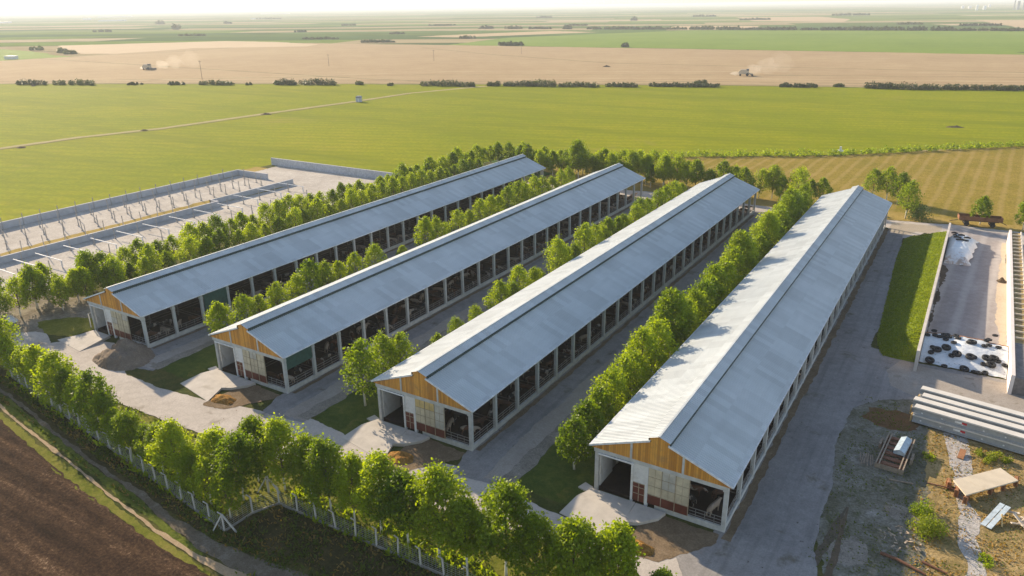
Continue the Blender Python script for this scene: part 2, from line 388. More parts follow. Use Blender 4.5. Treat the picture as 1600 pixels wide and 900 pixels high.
strip('field_margin', GL('660,74 760,84 950,98 1200,104 1700,115'), 2.5, -.235, m_line, .8, 6)
m_pale_ = groundmat('pale_straw_rows', [(.42,.33,.20),(.52,.42,.26)], .05, .5, 2, .3)
m_canal = plain('pale_canal_lining', (.55,.53,.50), .8)
strip('hedge_verge', [(-1000,19), (-580,219), (-343.7,321.7), (-126.8,407.5), (31,449.6), (560,610)], 4.5, -.23, groundmat('hedge_verge', [(.06,.085,.02),(.13,.14,.03),(.26,.23,.08)], .08, .5, 2, .4), 1.2, 4)
strip('stubble_margin', [(-580,226), (-343.7,329), (-126.8,415), (31,458), (560,620)], 2.5, -.225, m_line, .8, 5)
for q_, d_ in enumerate((24, 47, 75, 104)):
    strip('stubble_row', [(-700+60*q_,165+d_), (-343.7,321.7+d_), (-126.8,407.5+d_*1.05), (31,449.6+d_*1.1), (560,610+d_*1.2)], 2.0, -.245, [m_line, m_pale_][q_ % 2], 1.2, 6)
strip('canal', [(45,800),(330,1060)], 9, -.2, m_canal, .3, 10)
strip('canal', [(64,790),(380,1060)], 7, -.2, m_canal, .3, 10)
strip('canal_bank', [(34,812),(310,1075)], 14, -.215, groundmat('bank_dark', [(.04,.055,.03),(.07,.08,.04)], .1), .5, 10)

sheet('dry_meadow', [(-118,148), (-70,176), (-25.3,202), (28,249.5), (420,399), (420,60), (60,110), (38,128), (13,126), (-20,121), (-86,119), (-90,134)], -.20, m_dry, .4, 2)
m_yard = groundmat('rough_grass', [(.035,.05,.014), (.055,.07,.018), (.10,.095,.03), (.15,.125,.05)], .09, .7, 4, .6, .8, .15, lo=.32, hi=.68)
yard = [(-178,-140), (60,-140), (60,60), (60,112), (36,127), (12,127), (-86,121), (-118,142), (-131,107), (-178,106)]
sheet('yard', yard, -.10, m_yard, .3, 3)

m_conc = groundmat('pale_road_concrete', [(.38,.34,.30), (.47,.425,.38), (.54,.495,.445)], .10, .8, 6, .32, .25, .03, .9, patch=((.28,.245,.20), .16, .58), spots=((.16,.12,.09), 1.1, .71))
m_asph = groundmat('worn_lane', [(.20,.19,.185), (.27,.255,.245), (.34,.32,.30)], .10, .8, 6, .35, .3, .03, .9, patch=((.16,.14,.11), .25, .58), spots=((.06,.045,.03), 1.3, .70), track=(.35,))
m_grav = groundmat('gravel_edge', [(.16,.14,.115), (.24,.215,.18), (.34,.31,.27)], .5, 2.5, 9, .8, .9, .08)
m_dirt = groundmat('brown_dirt', [(.12,.085,.05), (.19,.14,.09), (.28,.21,.14)], .3, 1.6, 7, .6, .7, .08, patch=((.40,.33,.25), .5, .66))
m_grs = groundmat('lawn_shade_toned', [(.03,.05,.01), (.05,.08,.015), (.085,.11,.022), (.13,.13,.035)], .2, 1.2, 7, .5, .8, .1)  # grass with the shade between the barns put into its colour
m_grsl = groundmat('verge_grass', [(.075,.095,.014), (.12,.135,.018), (.18,.175,.035), (.26,.21,.06)], .2, 1.2, 6, .5, .8, .12)

BX = [-85.034, -56.573, -28.308, 0.0]; BY = [-2.061, -1.416, -.531, 0.0]; BW = 13.53; BL = 119.31
# service road in front of the barns
road = [(-124,-15), (-113,-9.5), (-104,-11.5), (-92,-13.8), (-84,-14.0), (-70,-13.9), (-59,-13.5), (-54,-13.2), (-45,-12.6), (-36,-11.4), (-28,-11), (-18,-9.7), (-9,-9.2), (-2,-9.4), (6,-12), (12,-18), (14,-26), (40,-60), (6,-50), (9,-30), (9.0,-12), (7.0,0), (4.6,8), (-1, -.5), (-4,-3.5), (-7,-6.5), (-21,-4.6), (-24,-3.6), (-29,-3.8), (-36,-6), (-49,-4.4), (-54,-5.6), (-64,-7.7), (-72,-8.6), (-80,-8.9), (-85,-6), (-91.5,-3.4), (-98.3,-5.6), (-100,-8.2), (-106,-5.6), (-111,-2.2), (-117,-6.5)]
sheet('service_road', road[:14]+[(6,-11),(9,-14),(11,-20),(14,-30),(3,-30),(1,-22),(-1,-14),(-2,-10)][:0]+[(1,-9.2),(8,-8.0),(9.5,-5),(7.0,0),(4.6,6)]+road[23:], -.060, m_conc, .18, 1)
# lanes beside the barns
m_marg = groundmat('dusty_margin', [(.27,.235,.20), (.34,.30,.26), (.40,.36,.315)], .15, 1, 6, .35, .4, .04, .9, patch=((.20,.17,.13), .3, .6))
for k in range(4):
    x, y = BX[k], BY[k]
    wd = 5.9 if k < 3 else 7.0
    poly = [(x-.4,y-1.4), (x-.2,y+BL+1), (x+wd,y+BL+1), (x+wd,y+60), (x+wd-.3,y+20), (x+wd+.2,y+2), (x+wd+1.2,y-4.2), (x+.8,y-4.8)]
    if k == 3:
        poly = [(x-.8,y-1.6), (x-.2,y+118), (x+3.5,y+118), (4.8,105), (5.2,86), (6.6,74), (6.5,60), (6.0,51), (8.5,50.2), (12.5,48.4), (45,49.5), (45,36), (13,37.5), (9,35), (6.6,31), (6.2,22), (7.4,12), (7.6,2), (9.5,-6), (8.5,-11), (2,-9.4), (-1.5,-7.5), (-3.5,-4.8)]
    sheet('lane', poly, -.050, m_asph, .18, 1)
    if k < 3:
        sheet('lane_margin', [(x+3.6,y-3.9), (x+3.3,y+6), (x+3.6,y+40), (x+3.7,y+118), (x+wd+.2,y+118), (x+wd+.2,y+40), (x+wd+.2,y+4), (x+wd+1.0,y-3.6)], -.0475, m_marg, .25, .8)
        strip('gravel_edge', [(x+wd+.5,y-3.5), (x+wd+.35,y+10), (x+wd+.3,y+50), (x+wd+.3,y+118)], [1.9,1.3,.9,.7], -.045, m_grav, .3, .7)
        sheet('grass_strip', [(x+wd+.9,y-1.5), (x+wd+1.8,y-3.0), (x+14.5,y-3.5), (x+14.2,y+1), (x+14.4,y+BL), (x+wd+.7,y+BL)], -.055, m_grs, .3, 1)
strip('lane_edge', [(.45,-1), (.5,60), (.5,118)], .8, -.040, m_dirt, .25, .6)
for k in range(3): strip('lane_edge', [(BX[k]+.5,BY[k]+.5), (BX[k]+.5,60), (BX[k]+.5,116)], .6, -.040, m_dirt, .2, .6)
sheet('yard_road', [(12.2,37.9), (60,36.6), (60,47.5), (30,48), (12.3,47.8), (10.4,48.8), (8.6,44), (9.6,39.5)], -.044, m_marg, .25, 1)
# far road
sheet('far_road', [(-92,115), (-72,114), (-56,118.8), (-28,119.9), (2,119), (3.5,112), (5.5,112.5), (8,119), (13,113), (24,113), (45,112), (45,129), (11.4,128.3), (1,126), (-21,124.5), (-54,127), (-92,121)], -.052, m_conc, .3, 1)
sheet('sand_verge', [(.6,117), (4.0,114), (6,118.6), (10.5,118), (10.6,126), (.6,124)], -.0475, groundmat('sandy', [(.34,.29,.22),(.44,.38,.30)], .3, 1.5, 6, .3), .3, 1)
sheet('dry_verge', [(-92,121.5), (-54,127.5), (-21,125), (1,126.5), (12,128.8), (45,129.5), (45,134), (12,134), (-92,134)], -.07, m_dryn, .4, 1)
# verges along the boundary
sheet('verge', [(-124,-16), (-113,-10), (-92,-14.1), (-59,-13.8), (-45,-12.9), (-28,-11.3), (-9,-9.5), (2,-9.6), (6,-14), (2,-19), (-20,-17.6), (-39,-17.5), (-42,-24), (-60,-21), (-84,-17.6), (-97,-16)], -.080, m_grsl, .4, 1)
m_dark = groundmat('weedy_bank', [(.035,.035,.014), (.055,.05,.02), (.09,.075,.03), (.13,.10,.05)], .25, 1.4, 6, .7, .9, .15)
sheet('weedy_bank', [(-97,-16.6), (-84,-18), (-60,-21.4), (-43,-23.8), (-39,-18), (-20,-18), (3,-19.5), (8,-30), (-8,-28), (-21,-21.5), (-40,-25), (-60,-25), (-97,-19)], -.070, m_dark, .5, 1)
m_tr = groundmat('pale_track', [(.10,.08,.055), (.15,.125,.09), (.24,.21,.17)], .4, 2, 8, .5, .6, .05)
strip('dirt_track', GL('-60,560 0,607 56,650 105,692 139,717 172,742 217,770 264,811 333,856 400,888 520,935'), [.5,.5,.45,.45,.5,.55,.7,1.0,1.7,2.4,3.0], -.040, m_tr, .25, .6)
strip('dirt_track', GL('-40,600 0,632 17,650 56,681 119,730 172,773 236,823 278,851 322,876 370,900 430,940'), [.3,.3,.3,.3,.3,.32,.35,.4,.7,1.1,1.6], -.035, groundmat('sandy_track', [(.32,.235,.14), (.42,.32,.21)], .5, 2, 8, .4, .5, .05), .15, .6)
sheet('grass_strip', GL('-70,610 0,640 119,735 236,828 300,874 330,895 328,900 250,858 194,817 119,762 47,701 0,661 -70,620'), -.050, m_grsl, .25, .7)
m_grm = groundmat('verge_green', [(.05,.075,.015), (.09,.12,.018), (.14,.155,.028), (.16,.12,.05)], .3, 1.5, 7, .6, .9, .12)
sheet('grass_strip', GL('-60,575 0,612 56,656 139,722 217,776 264,818 320,868 300,862 236,815 119,722 17,643 -40,595'), -.060, m_grm, .25, .7)
# ploughed field: real clods
def plough():
    m, n, l, bs = newmat('ploughed_earth'); p = coords(n, l)
    a = ntex(n, l, p, .5, 5, .7); b = ntex(n, l, p, 3.2, 6, .85); cc = ntex(n, l, coords(n, l, (.05,.9,1), R(7)), .55, 4, .6)
    f = math_(n, l, 'ADD', math_(n, l, 'MULTIPLY', b, .52), math_(n, l, 'ADD', math_(n, l, 'MULTIPLY', a, .13), math_(n, l, 'MULTIPLY', cc, .35)))
    col = ramp(n, l, f, [(.40, (.022,.014,.010)), (.50, (.065,.038,.024)), (.57, (.14,.085,.050)), (.64, (.46,.32,.20))])
    l.new(col, bs.inputs['Base Color']); bs.inputs['Roughness'].default_value = 1; bs.inputs['Specular IOR Level'].default_value = .05
    bump(n, l, bs, b, 1, .35); return m
me = bpy.data.meshes.new('ploughed_field'); vs = []; fs = []; nx, ny = 260, 170
edge = [Vector(p) for p in GL('-300,430 -70,620 0,655 47,697 119,758 194,814 250,855 305,886 328,900 400,950 520,1010')]
edge.sort(key=lambda p: p.x)
def edgey(x):
    for a, b in zip(edge, edge[1:]):
        if a.x <= x <= b.x: return a.y+(b.y-a.y)*(x-a.x)/(b.x-a.x)
    return edge[0].y if x < edge[0].x else edge[-1].y
for i in range(nx+1):
    x = -130 + 125*i/nx
    y1 = edgey(x)
    for j in range(ny+1):
        t = j/ny; y = y1 - t*60*(.3+.7*t)
        fu = math.sin(((x*.16+y)*2*math.pi)/1.35)*.07
        h = noise.noise(Vector((x*1.6, y*1.6, 0)))*.10 + noise.noise(Vector((x*.5, y*.5, 5)))*.08 + noise.noise(Vector((x*4, y*4, 9)))*.05 + fu
        yy = y + .35*noise.noise(Vector((x*.8, 0, 3)))*(1 if j == 0 else 1)
        vs.append((x, yy, -.03 + max(-.03, h)*min(1, j/3)))
for i in range(nx):
    for j in range(ny):
        a = i*(ny+1)+j; fs.append((a, a+1, a+ny+2, a+ny+1))
me.from_pydata(vs, [], fs); me.materials.append(plough())
bm = bmesh.new(); bm.from_mesh(me); bmesh.ops.recalc_face_normals(bm, faces=bm.faces); bm.to_mesh(me); bm.free()
if me.polygons[0].normal.z < 0: me.flip_normals()
for p in me.polygons: p.use_smooth = True
tag(link('ploughed_field', me), kind='structure')

# building site at the left
m_site = groundmat('site_dust', [(.34,.305,.265), (.46,.42,.37), (.58,.54,.48)], .12, .6, 3, .45, .4, .05)
sheet('site_ground', [(-177,-60), (-176,30), (-174,104), (-152,107), (-128,105), (-122,96), (-124,60), (-125,20), (-123,-4), (-130,-60)], -.085, m_site, .4, 2)
strip('dry_verge', [(-152.5,-20), (-152,10), (-152,40), (-153,70), (-151,84)], [5.6,5.8,5.9,5.4,4], -.070, m_dryn, .5, 1)
strip('dry_verge', [(-177.5,-40), (-178,20), (-177.5,60), (-176.5,100)], 6.0, -.075, m_dryn, .6, 1)
sheet('dirt_yard', [(-128,-14), (-113,-10), (-105,-6.5), (-98.8,-2), (-98.8,12), (-104,14), (-110,10), (-117,4), (-124,2), (-130,-4)], -.047, groundmat('dirt_yard', [(.10,.085,.06),(.17,.145,.11),(.27,.24,.19),(.40,.37,.32)], .25, 1.2, 6, .5, .6, .08), .5, 1)
sheet('grass_patch', [(-110,-4.5), (-104,-6.9), (-99.2,-5.3), (-98.8,-1), (-101,3.5), (-103,1), (-107,-1)], -.043, m_grsl, .4, .8)
# dirt aprons
m_grm_ = groundmat('worn_grass', [(.05,.075,.015), (.09,.11,.02), (.15,.13,.04)], .5, 2, 7, .5, .8, .1)
for k in (1, 2, 3):
    x, y = BX[k], BY[k]
    sheet('dirt_apron', [(x-7.2,y-7.3), (x-4,y-6.8), (x-.4,y-2.0), (x-.35,y-.5), (x-6.1,y-.35), (x-7.3,y-3)], -.042, m_dirt, .2, .5)
    patch('grass_patch', x-15.6, y-2.2, .8, 1.4, -.041, m_grm_, .25)
# right-hand yard
m_rough = groundmat('rough_yard', [(.075,.075,.05), (.13,.125,.085), (.20,.19,.155), (.32,.305,.275)], .16, 1.0, 5, .8, .9, .12, lo=.30, hi=.68, patch=((.075,.085,.03), .35, .57))
sheet('rough_yard', [(7.0,33), (9.5,36.4), (13,38.6), (60,37.4), (60,-60), (10,-60), (9,-20), (8.6,-2), (7.0,8), (5.6,18), (5.8,26)], -.078, m_rough, .5, .8)
m_dryr = groundmat('dry_rubble_grass', [(.13,.12,.035), (.25,.185,.075), (.36,.26,.12), (.46,.35,.19)], .25, 1.3, 6, .7, .9, .12)
sheet('dry_grass', [(14.6,30.5), (26,30), (60,30), (60,-20), (17.2,-10), (16.8,2), (15.8,12), (15.2,22)], -.072, m_dryr, .6, .8)
patch('brown_dirt', 10.8, 30.5, 3.0, 2.6, -.0735, groundmat('rusty_soil', [(.10,.06,.03),(.16,.09,.045),(.10,.09,.05)], .4, 2, 7, .6), .4)
m_peb = groundmat('white_pebbles', [(.30,.27,.24), (.46,.43,.40), (.60,.57,.54)], 1.5, 4, 14, 1.0, 1, .1)
strip('gravel_path', [(17.6,30.5), (18.2,26), (18.7,21.5), (18.6,17.5), (19.6,14.5), (19.4,10.5), (20.4,6.3), (20.2,0)], [2.4,2.3,1.8,.9,1.7,1.7,1.5,1.2], -.060, m_peb, .25, .5)
patch('pale_rubble', 13.6, 11.5, 1.1, 1.2, -.066, m_grav, .3)
patch('pale_rubble', 10.3, 3.5, 1.8, 2.4, -.066, m_grav, .4)
strip('wheel_ruts', [(8.3,-8), (8.0,0), (8.9,7), (9.2,10)], [1.0,.9,.6,.2], -.062, groundmat('rut_soil', [(.085,.075,.055),(.15,.12,.09)], .5), .2, .5)
strip('wheel_ruts', [(9.8,-8), (9.3,0), (9.4,6), (9.3,10)], [.7,.6,.5,.2], -.058, groundmat('rut_soil_brown', [(.10,.08,.055),(.16,.12,.085)], .5), .2, .5)

# dirt track over the crop
strip('field_track', GL('-150,250 0,231 120,214 250,200 420,176 560,157 640,145 760,134'), [4,4,4,4,4,4,4,5], -.205, groundmat('track_soil', [(.30,.26,.12),(.40,.34,.18)], .1, .8, 3, .4), .5, 2)
strip('track_ridge', GL('-150,252 0,233 120,216 250,202 420,178 560,158.5 640,146'), 1.1, -.195, groundmat('track_ridge', [(.13,.11,.05),(.20,.16,.08)], .2, 1, 4, .5), .4, 2)

# ================================================================ HAZE
hz = MB().box(-26000, 26000, -3500, 34000, -1.3, 49.6)
mh = bpy.data.materials.new('haze_air'); mh.use_nodes = True; hn = mh.node_tree; hn.nodes.clear()
ho = hn.nodes.new('ShaderNodeOutputMaterial'); pv = hn.nodes.new('ShaderNodeVolumePrincipled')
pv.inputs['Color'].default_value = (.88, .95, 1, 1); pv.inputs['Density'].default_value = .00016; pv.inputs['Anisotropy'].default_value = .1
hn.links.new(pv.outputs[0], ho.inputs['Volume'])
tag(hz.build('haze', mh), kind='stuff', label='pale summer haze over the plain', cat='haze')

# ================================================================ BARNS
EAVE = 5.33; OV = .42; HR = 7.66; CW = 1.12
def corrugated(mb, xa, za, xb, zb, y0, y1, pitch=.34, h=.055):
    """ribbed sheet whose ribs run down the slope"""
    n = int((y1-y0)/pitch); vs = []; fs = []
    dx, dz = xb-xa, zb-za; ln = math.hypot(dx, dz); nx_, nz_ = -dz/ln, dx/ln
    if nz_ < 0: nx_, nz_ = -nx_, -nz_
    prof = [(0, 0), (.45, 0), (.6, 1), (.85, 1)]
    ys = [(y0+(i+p)*pitch, q) for i in range(n) for p, q in prof] + [(y1, 0)]
    segs = 4
    for (y, q) in ys:
        for s in range(segs+1):
            t = s/segs; vs.append((xa+dx*t+nx_*h*q, y, za+dz*t+nz_*h*q))
    for i in range(len(ys)-1):
        for s in range(segs):
            a = i*(segs+1)+s; fs.append((a, a+1, a+segs+2, a+segs+1))
    mb.add(vs, fs)
BNAME = ['leftmost barn', 'second barn', 'third barn', 'rightmost barn']
BLAB = ['leftmost long cattle barn with metal roof, a soil heap before its gable',
        'second long cattle barn from the left, orange boarded gable and open posted side',
        'third long cattle barn from the left, golden upper sheets in its gable',
        'rightmost long cattle barn with tree shadows on its pale left roof slope']
proto = {}
def make_barn(k):
    t = empty('cattle_barn', (BX[k], BY[k], 0)); tag(t, BLAB[k], 'barn', 'long metal-roofed cattle barns')
    share = k > 0
    def part(name, fn, mat, **kw):
        if name in proto and kw.get('key') is None:
            o = link(name, proto[name].data, t); return o
        o = fn().build(name, mat, t, smooth=kw.get('smooth', False)); 
        if kw.get('key') is None: proto[name] = o
        return o
    y0, y1 = -.35, BL+.35
    def roofm(side):
        mb = MB()
        if side > 0: corrugated(mb, OV, EAVE, -BW/2+CW-.25, HR+.06, y0, y1)
        else: corrugated(mb, -BW-OV, EAVE, -BW/2-CW+.25, HR+.06, y0, y1)
        return mb
    o = part('right_roof_slope', lambda: roofm(1), M['roof'])
    o = part('left_roof_slope', lambda: roofm(-1), M['roof'])
    def shade_panels():  # dark panels added below the roof sheets to keep the interior dark
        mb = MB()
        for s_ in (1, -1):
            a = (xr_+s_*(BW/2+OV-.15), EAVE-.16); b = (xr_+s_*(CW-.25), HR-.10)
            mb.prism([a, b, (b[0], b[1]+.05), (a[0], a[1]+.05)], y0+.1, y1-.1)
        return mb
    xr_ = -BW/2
    part('added_shade_panels', shade_panels, M['dark_wood'])
    def trim():
        mb = MB()
        mb.box(OV-.03, OV+.10, y0, y1, EAVE-.13, EAVE+.02)
        mb.box(-BW-OV-.10, -BW-OV+.03, y0, y1, EAVE-.13, EAVE+.02)
        for s in (1, -1):
            a = (-BW/2+s*(BW/2+OV+.05), EAVE-.02); b = (-BW/2+s*(CW-.2), HR+.04)
            for yy in (y0-.03, y1+.03): mb.bar((a[0],yy,a[1]), (b[0],yy,b[1]), .07, .20)
        return mb
    part('eave_trim', trim, M['trim'])
    def cap():
        mb = MB(); xc = -BW/2
        corrugated(mb, xc, 8.47, xc+CW+.03, 8.05, y0-.12, y1+.12, .34, .05); corrugated(mb, xc, 8.47, xc-CW-.03, 8.05, y0-.12, y1+.12, .34, .05)
        mb.box(xc-.10, xc+.10, y0-.14, y1+.14, 8.475, 8.54)
        return mb
    c = part('ridge_vent', cap, M['roof'])
    def gap_shade():  # near-black boxes painted as the shaded opening below the cap
        mb = MB(); xc = -BW/2
        for s in (-1, 1): mb.box(xc+s*(CW-.04)-.04, xc+s*(CW-.04)+.04, y0+.1, y1-.1, 7.45, 8.01)
        return mb
    v_ = part('vent_gap_shade', gap_shade, M['vent_dark']); v_.parent = c
    for i in range(25):
        if 'rafter' not in proto:
            mb = MB()
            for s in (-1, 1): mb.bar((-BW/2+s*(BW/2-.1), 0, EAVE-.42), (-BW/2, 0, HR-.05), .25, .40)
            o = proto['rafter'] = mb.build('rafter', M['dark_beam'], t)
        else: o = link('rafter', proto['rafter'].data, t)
        o.location.y = .2+(BL-.4)*i/24
    # posts, right side then left side
    if 'post' not in proto:
        mb = MB().box(-.20, .20, -.20, .20, -.12, EAVE-.14); mb.box(-.30, .17, -.26, .26, EAVE-.95, EAVE-.60); proto['post'] = mb.build('post', M['concrete'], t, bevel=.015)
        first = True
    else: first = False
    for i in range(25):
        for s in (0, 1):
            y = .22+(BL-.44)*i/24; x = -.20 if s == 0 else -BW+.20
            if first: o = proto['post']; first = False
            else: o = link('post', proto['post'].data, t)
            o.location = (x, y, 0); o.rotation_euler.z = 0 if s == 0 else math.pi
    def plinth():
        mb = MB()
        for i in range(24):
            ya = .22+(BL-.44)*i/24+.18; yb = .22+(BL-.44)*(i+1)/24-.18
            mb.box(-.32, -.06, ya, yb, -.12, .50)
        mb.box(-7.0, -.40, .02, .26, -.12, .50)
        mb.box(-BW+.05, -BW+.25, .5, BL-.5, -.12, 1.3)
        return mb
    part('plinth_wall', plinth, M['concrete'])
    def rail():
        mb = MB()
        for i in range(24):
            ya = .22+(BL-.44)*i/24+.2; yb = .22+(BL-.44)*(i+1)/24-.2
            for z in (.85, 1.22, 1.55): mb.tube([(-.20, ya, z), (-.20, yb, z)], .035, 5)
            for q in (.33, .66): mb.tube([(-.20, ya+(yb-ya)*q, .45), (-.20, ya+(yb-ya)*q, 1.58)], .03, 5)
        return mb
    part('side_rail', rail, M['rail'])
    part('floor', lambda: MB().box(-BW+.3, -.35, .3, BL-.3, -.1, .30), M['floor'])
    part('sun_blocking_partition', lambda: MB().box(-9.55, -9.40, .5, BL-1, .32, 4.8), M['dark_wood'])  # partition added along the whole barn to block the low sun
    part('left_wall', lambda: MB().box(-BW+.10, -BW+.18, .6, BL-.6, 1.3, 4.6), M['white_paint'])
    def stall():
        mb = MB()
        for i in range(1, 24):
            y = .22+(BL-.44)*i/24
            mb.bar((-6.8, y, .3), (-6.8, y, 4.9+.9), .2); mb.tube([(-6.8, y, 1.4), (-.5, y, 1.4)], .04, 5); mb.tube([(-6.8, y, 1.0), (-.5, y, 1.0)], .04, 5)
        for z in (1.0, 1.4): mb.tube([(-6.9, .6, z), (-6.9, BL-1, z)], .04, 5)
        return mb
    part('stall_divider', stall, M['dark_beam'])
    if k < 2:
        part('windbreak_net', lambda: MB().box(-.14, -.10, .5, 4.9 if k else 9.0, 3.1, 4.9) if k else MB().box(-.14, -.10, 10.6, 15, 1.6, 4.9), M['green_net'], key=1)
    # ---- front gable
    g = part('front_beam', lambda: MB().box(-BW-.02, .02, -.16, .20, 4.62, 5.05), M['concrete'])
    xc = -BW/2; sl_ = (HR-EAVE)/(BW/2+OV-CW)
    def zr(x): return EAVE-.06+(BW/2+OV-abs(x-xc))*sl_
    def gab():
        return MB().prism([(-BW-.25,5.053), (.25,5.053), (.25,zr(.25)-.03), (xc+CW-.1,zr(xc+CW-.1)-.03), (xc+CW-.1,8.02), (xc,8.40), (xc-CW+.1,8.02), (xc-CW+.1,zr(xc+CW-.1)-.03), (-BW-.25,zr(.25)-.03)], -.17, -.06)
    gb_ = part('boarded_gable', gab, M['wood'])
    for q_, x in enumerate((-BW+3.95, -BW+9.2)):
        o = MB().box(x-.11, x+.11, -.24, -.18, 5.055, zr(x)-.16).build('gable_post', M['concrete'], gb_)
    def pier():
        mb = MB(); mb.box(-BW+4.0, -BW+4.22, -.14, .18, .02, 4.617); return mb
    part('door_pier', pier, M['white_paint'])
    part('door_rail', lambda: MB().box(-BW+.42, -BW+4.3, -.26, -.18, 4.42, 4.60), M['trim'])
    part('white_panel', lambda: MB().box(-BW+4.225, -BW+5.50, -.05, .03, 2.45, 4.617), M['white_paint'])
    part('red_panel', lambda: MB().box(-BW+4.225, -BW+5.50, -.05, .03, .32, 2.445), M['frp_red'])
    part('middle_post', lambda: MB().box(-BW+5.505, -BW+5.80, -.13, .18, .02, 4.617), M['white_paint'])
    def red2(): return MB().box(-BW+5.805, -BW+9.95, -.10, -.02, .52, 1.60)
    part('red_panel_low', red2, M['frp_red'])
    o = MB(); mats = [M['frp'], M['frp_yellow'], M['frp_grey']]
    rr = random.Random(k*7+1)
    for ix in range(3):
        for iz in range(3):
            o.cur = rr.choice([0, 0, 2])
            if k == 2: o.cur = 1 if (iz == 2 and ix < 2) else (2 if ix == 2 else 0)
            if k == 3: o.cur = 2 if (ix == 1 and iz) else 0
            a = -BW+5.805+ix*1.383; b = 1.605+iz*1.004
            o.box(a+.012, a+1.371, -.105-.006*ix, -.04, b+.008, b+.996)
    shp = o.build('sheet_panel', mats, t)
    def bars():
        mb = MB()
        for x in (-BW+4.86, -BW+5.46): mb.box(x-.03, x+.03, -.095, -.055, .34, 2.44)
        for z in (1.2, 1.95, 2.42): mb.box(-BW+4.23, -BW+5.50, -.10, -.056, z-.025, z+.025)
        for x in (-BW+7.19, -BW+8.57, -BW+9.93): mb.box(x-.03, x+.03, -.175, -.125, .5, 4.6)
        for z in (2.609, 3.613): mb.box(-BW+5.81, -BW+9.90, -.150, -.123, z-.018, z+.018)
        for x in (-BW+6.5, -BW+7.88, -BW+9.26): mb.box(x-.012, x+.012, -.140, -.1235, 1.64, 4.6)
        for z in (1.60,): mb.box(-BW+5.81, -BW+9.96, -.165, -.124, z-.03, z+.03)
        return mb
    part('panel_bar', bars, M['brownbar']).parent = shp
    def frail():
        mb = MB()
        for z in (.8, 1.15, 1.5): mb.tube([(-BW+10.0, .08, z), (-.35, .08, z)], .035, 5)
        for x in (-2.9, -2.0, -1.1): mb.tube([(x, .08, .5), (x, .08, 1.5)], .03, 5)
        return mb
    part('front_rail', frail, M['rail'])
    # open doorway: white leaf folded back inside
    part('door_leaf', lambda: MB().box(-BW+.42, -BW+.50, .4, 3.4, .35, 4.3), M['white_paint'])
    if k == 1 or k == 0:   # half closed inside curtain
        part('inner_curtain', lambda: MB().box(-BW+.6, -9.7, 3.6, 3.7, .31, 3.5), M['concrete'], key=1)
    # back gable
    part('back_beam', lambda: MB().box(-BW-.02, .02, BL-.2, BL+.16, 4.62, 5.05), M['concrete'])
    def gabb():
        return MB().prism([(-BW-.25,5.053), (.25,5.053), (.25,zr(.25)-.03), (xc+CW-.1,zr(xc+CW-.1)-.03), (xc+CW-.1,8.02), (xc,8.40), (xc-CW+.1,8.02), (xc-CW+.1,zr(xc+CW-.1)-.03), (-BW-.25,zr(.25)-.03)], BL+.06, BL+.17)
    part('back_gable', gabb, M['wood'])
    part('back_wall', lambda: MB().box(-BW+4.6, -3.6, BL-6.1, BL-6.0, .3, 4.6), M['dark_wood'])
    return t
for k in range(4): make_barn(k)

# ramps and pads
m_ramp = plain('ramp_concrete', (.50,.46,.41), .9, 0, .12, .8, .2, .2, dirt=((.36,.32,.27), .6))
for k in range(4):
    x, y = BX[k], BY[k]
    # sloping ramp up to the doorway, with a level apron at its right
    L, Rr = x-BW+.35, x-BW+4.25
    mb = MB()
    zt = .27
    if k == 0:
        P = [(L,y-.3,zt), (Rr+.4,y-.3,zt), (Rr+.9,y-2.4,zt), (L-.2,y-2.4,zt), (Rr+1.2,y-5.6,-.03), (L-2.0,y-4.9,-.03)]
    else:
        P = [(L-.35,y-.3,zt), (Rr+.4,y-.3,zt), (Rr+.6,y-2.9,zt), (L-1.2,y-2.2,zt), (Rr+1.9,y-6.6,-.03), (L-1.6,y-5.2,-.03)]
    b = [(p[0],p[1],-.10) for p in P]
    v = P+b
    mb.add(v, [(0,1,2,3), (3,2,4,5), (1,7,8,2), (2,8,10,4), (3,9,6,0), (5,11,9,3), (4,10,11,5), (0,6,7,1)])
    o = mb.build('ramp', m_ramp); tag(o, 'pale concrete ramp leading up to the open doorway of the '+BNAME[k], 'ramp', 'concrete ramps at the barn doorways')
    if k:
        mb = MB().slab([(Rr+.47,y-.32), (Rr+3.6,y-.32), (Rr+3.3,y-1.5), (Rr+2.0,y-3.0), (Rr+.75,y-3.6), (Rr+.60,y-2.85)], -.1, .262)
        o = mb.build('apron_slab', m_ramp); tag(o, 'low grey concrete apron beside the ramp of the '+BNAME[k], 'slab', 'concrete aprons beside the ramps')
        mb = MB().slab([(x-BW-1.5,y-.6), (x-BW-.2,y-.9), (x-BW-.1,y+.1), (x-BW-1.2,y+.5)], -.1, .10)
        o = mb.build('concrete_pad', m_ramp); tag(o, 'small pale concrete pad at the left corner post of the '+BNAME[k], 'slab', 'small pads at the barn corners')
        hb = link('loose_hose', MB().tube([(Rr-.2,y-.35,.34),(Rr-.1,y-.9,.31),(Rr-.7,y-1.9,.31),(Rr-.3,y-2.8,.31)], .05, 5).build('loose_hose', M['vent_dark']).data) if False else None

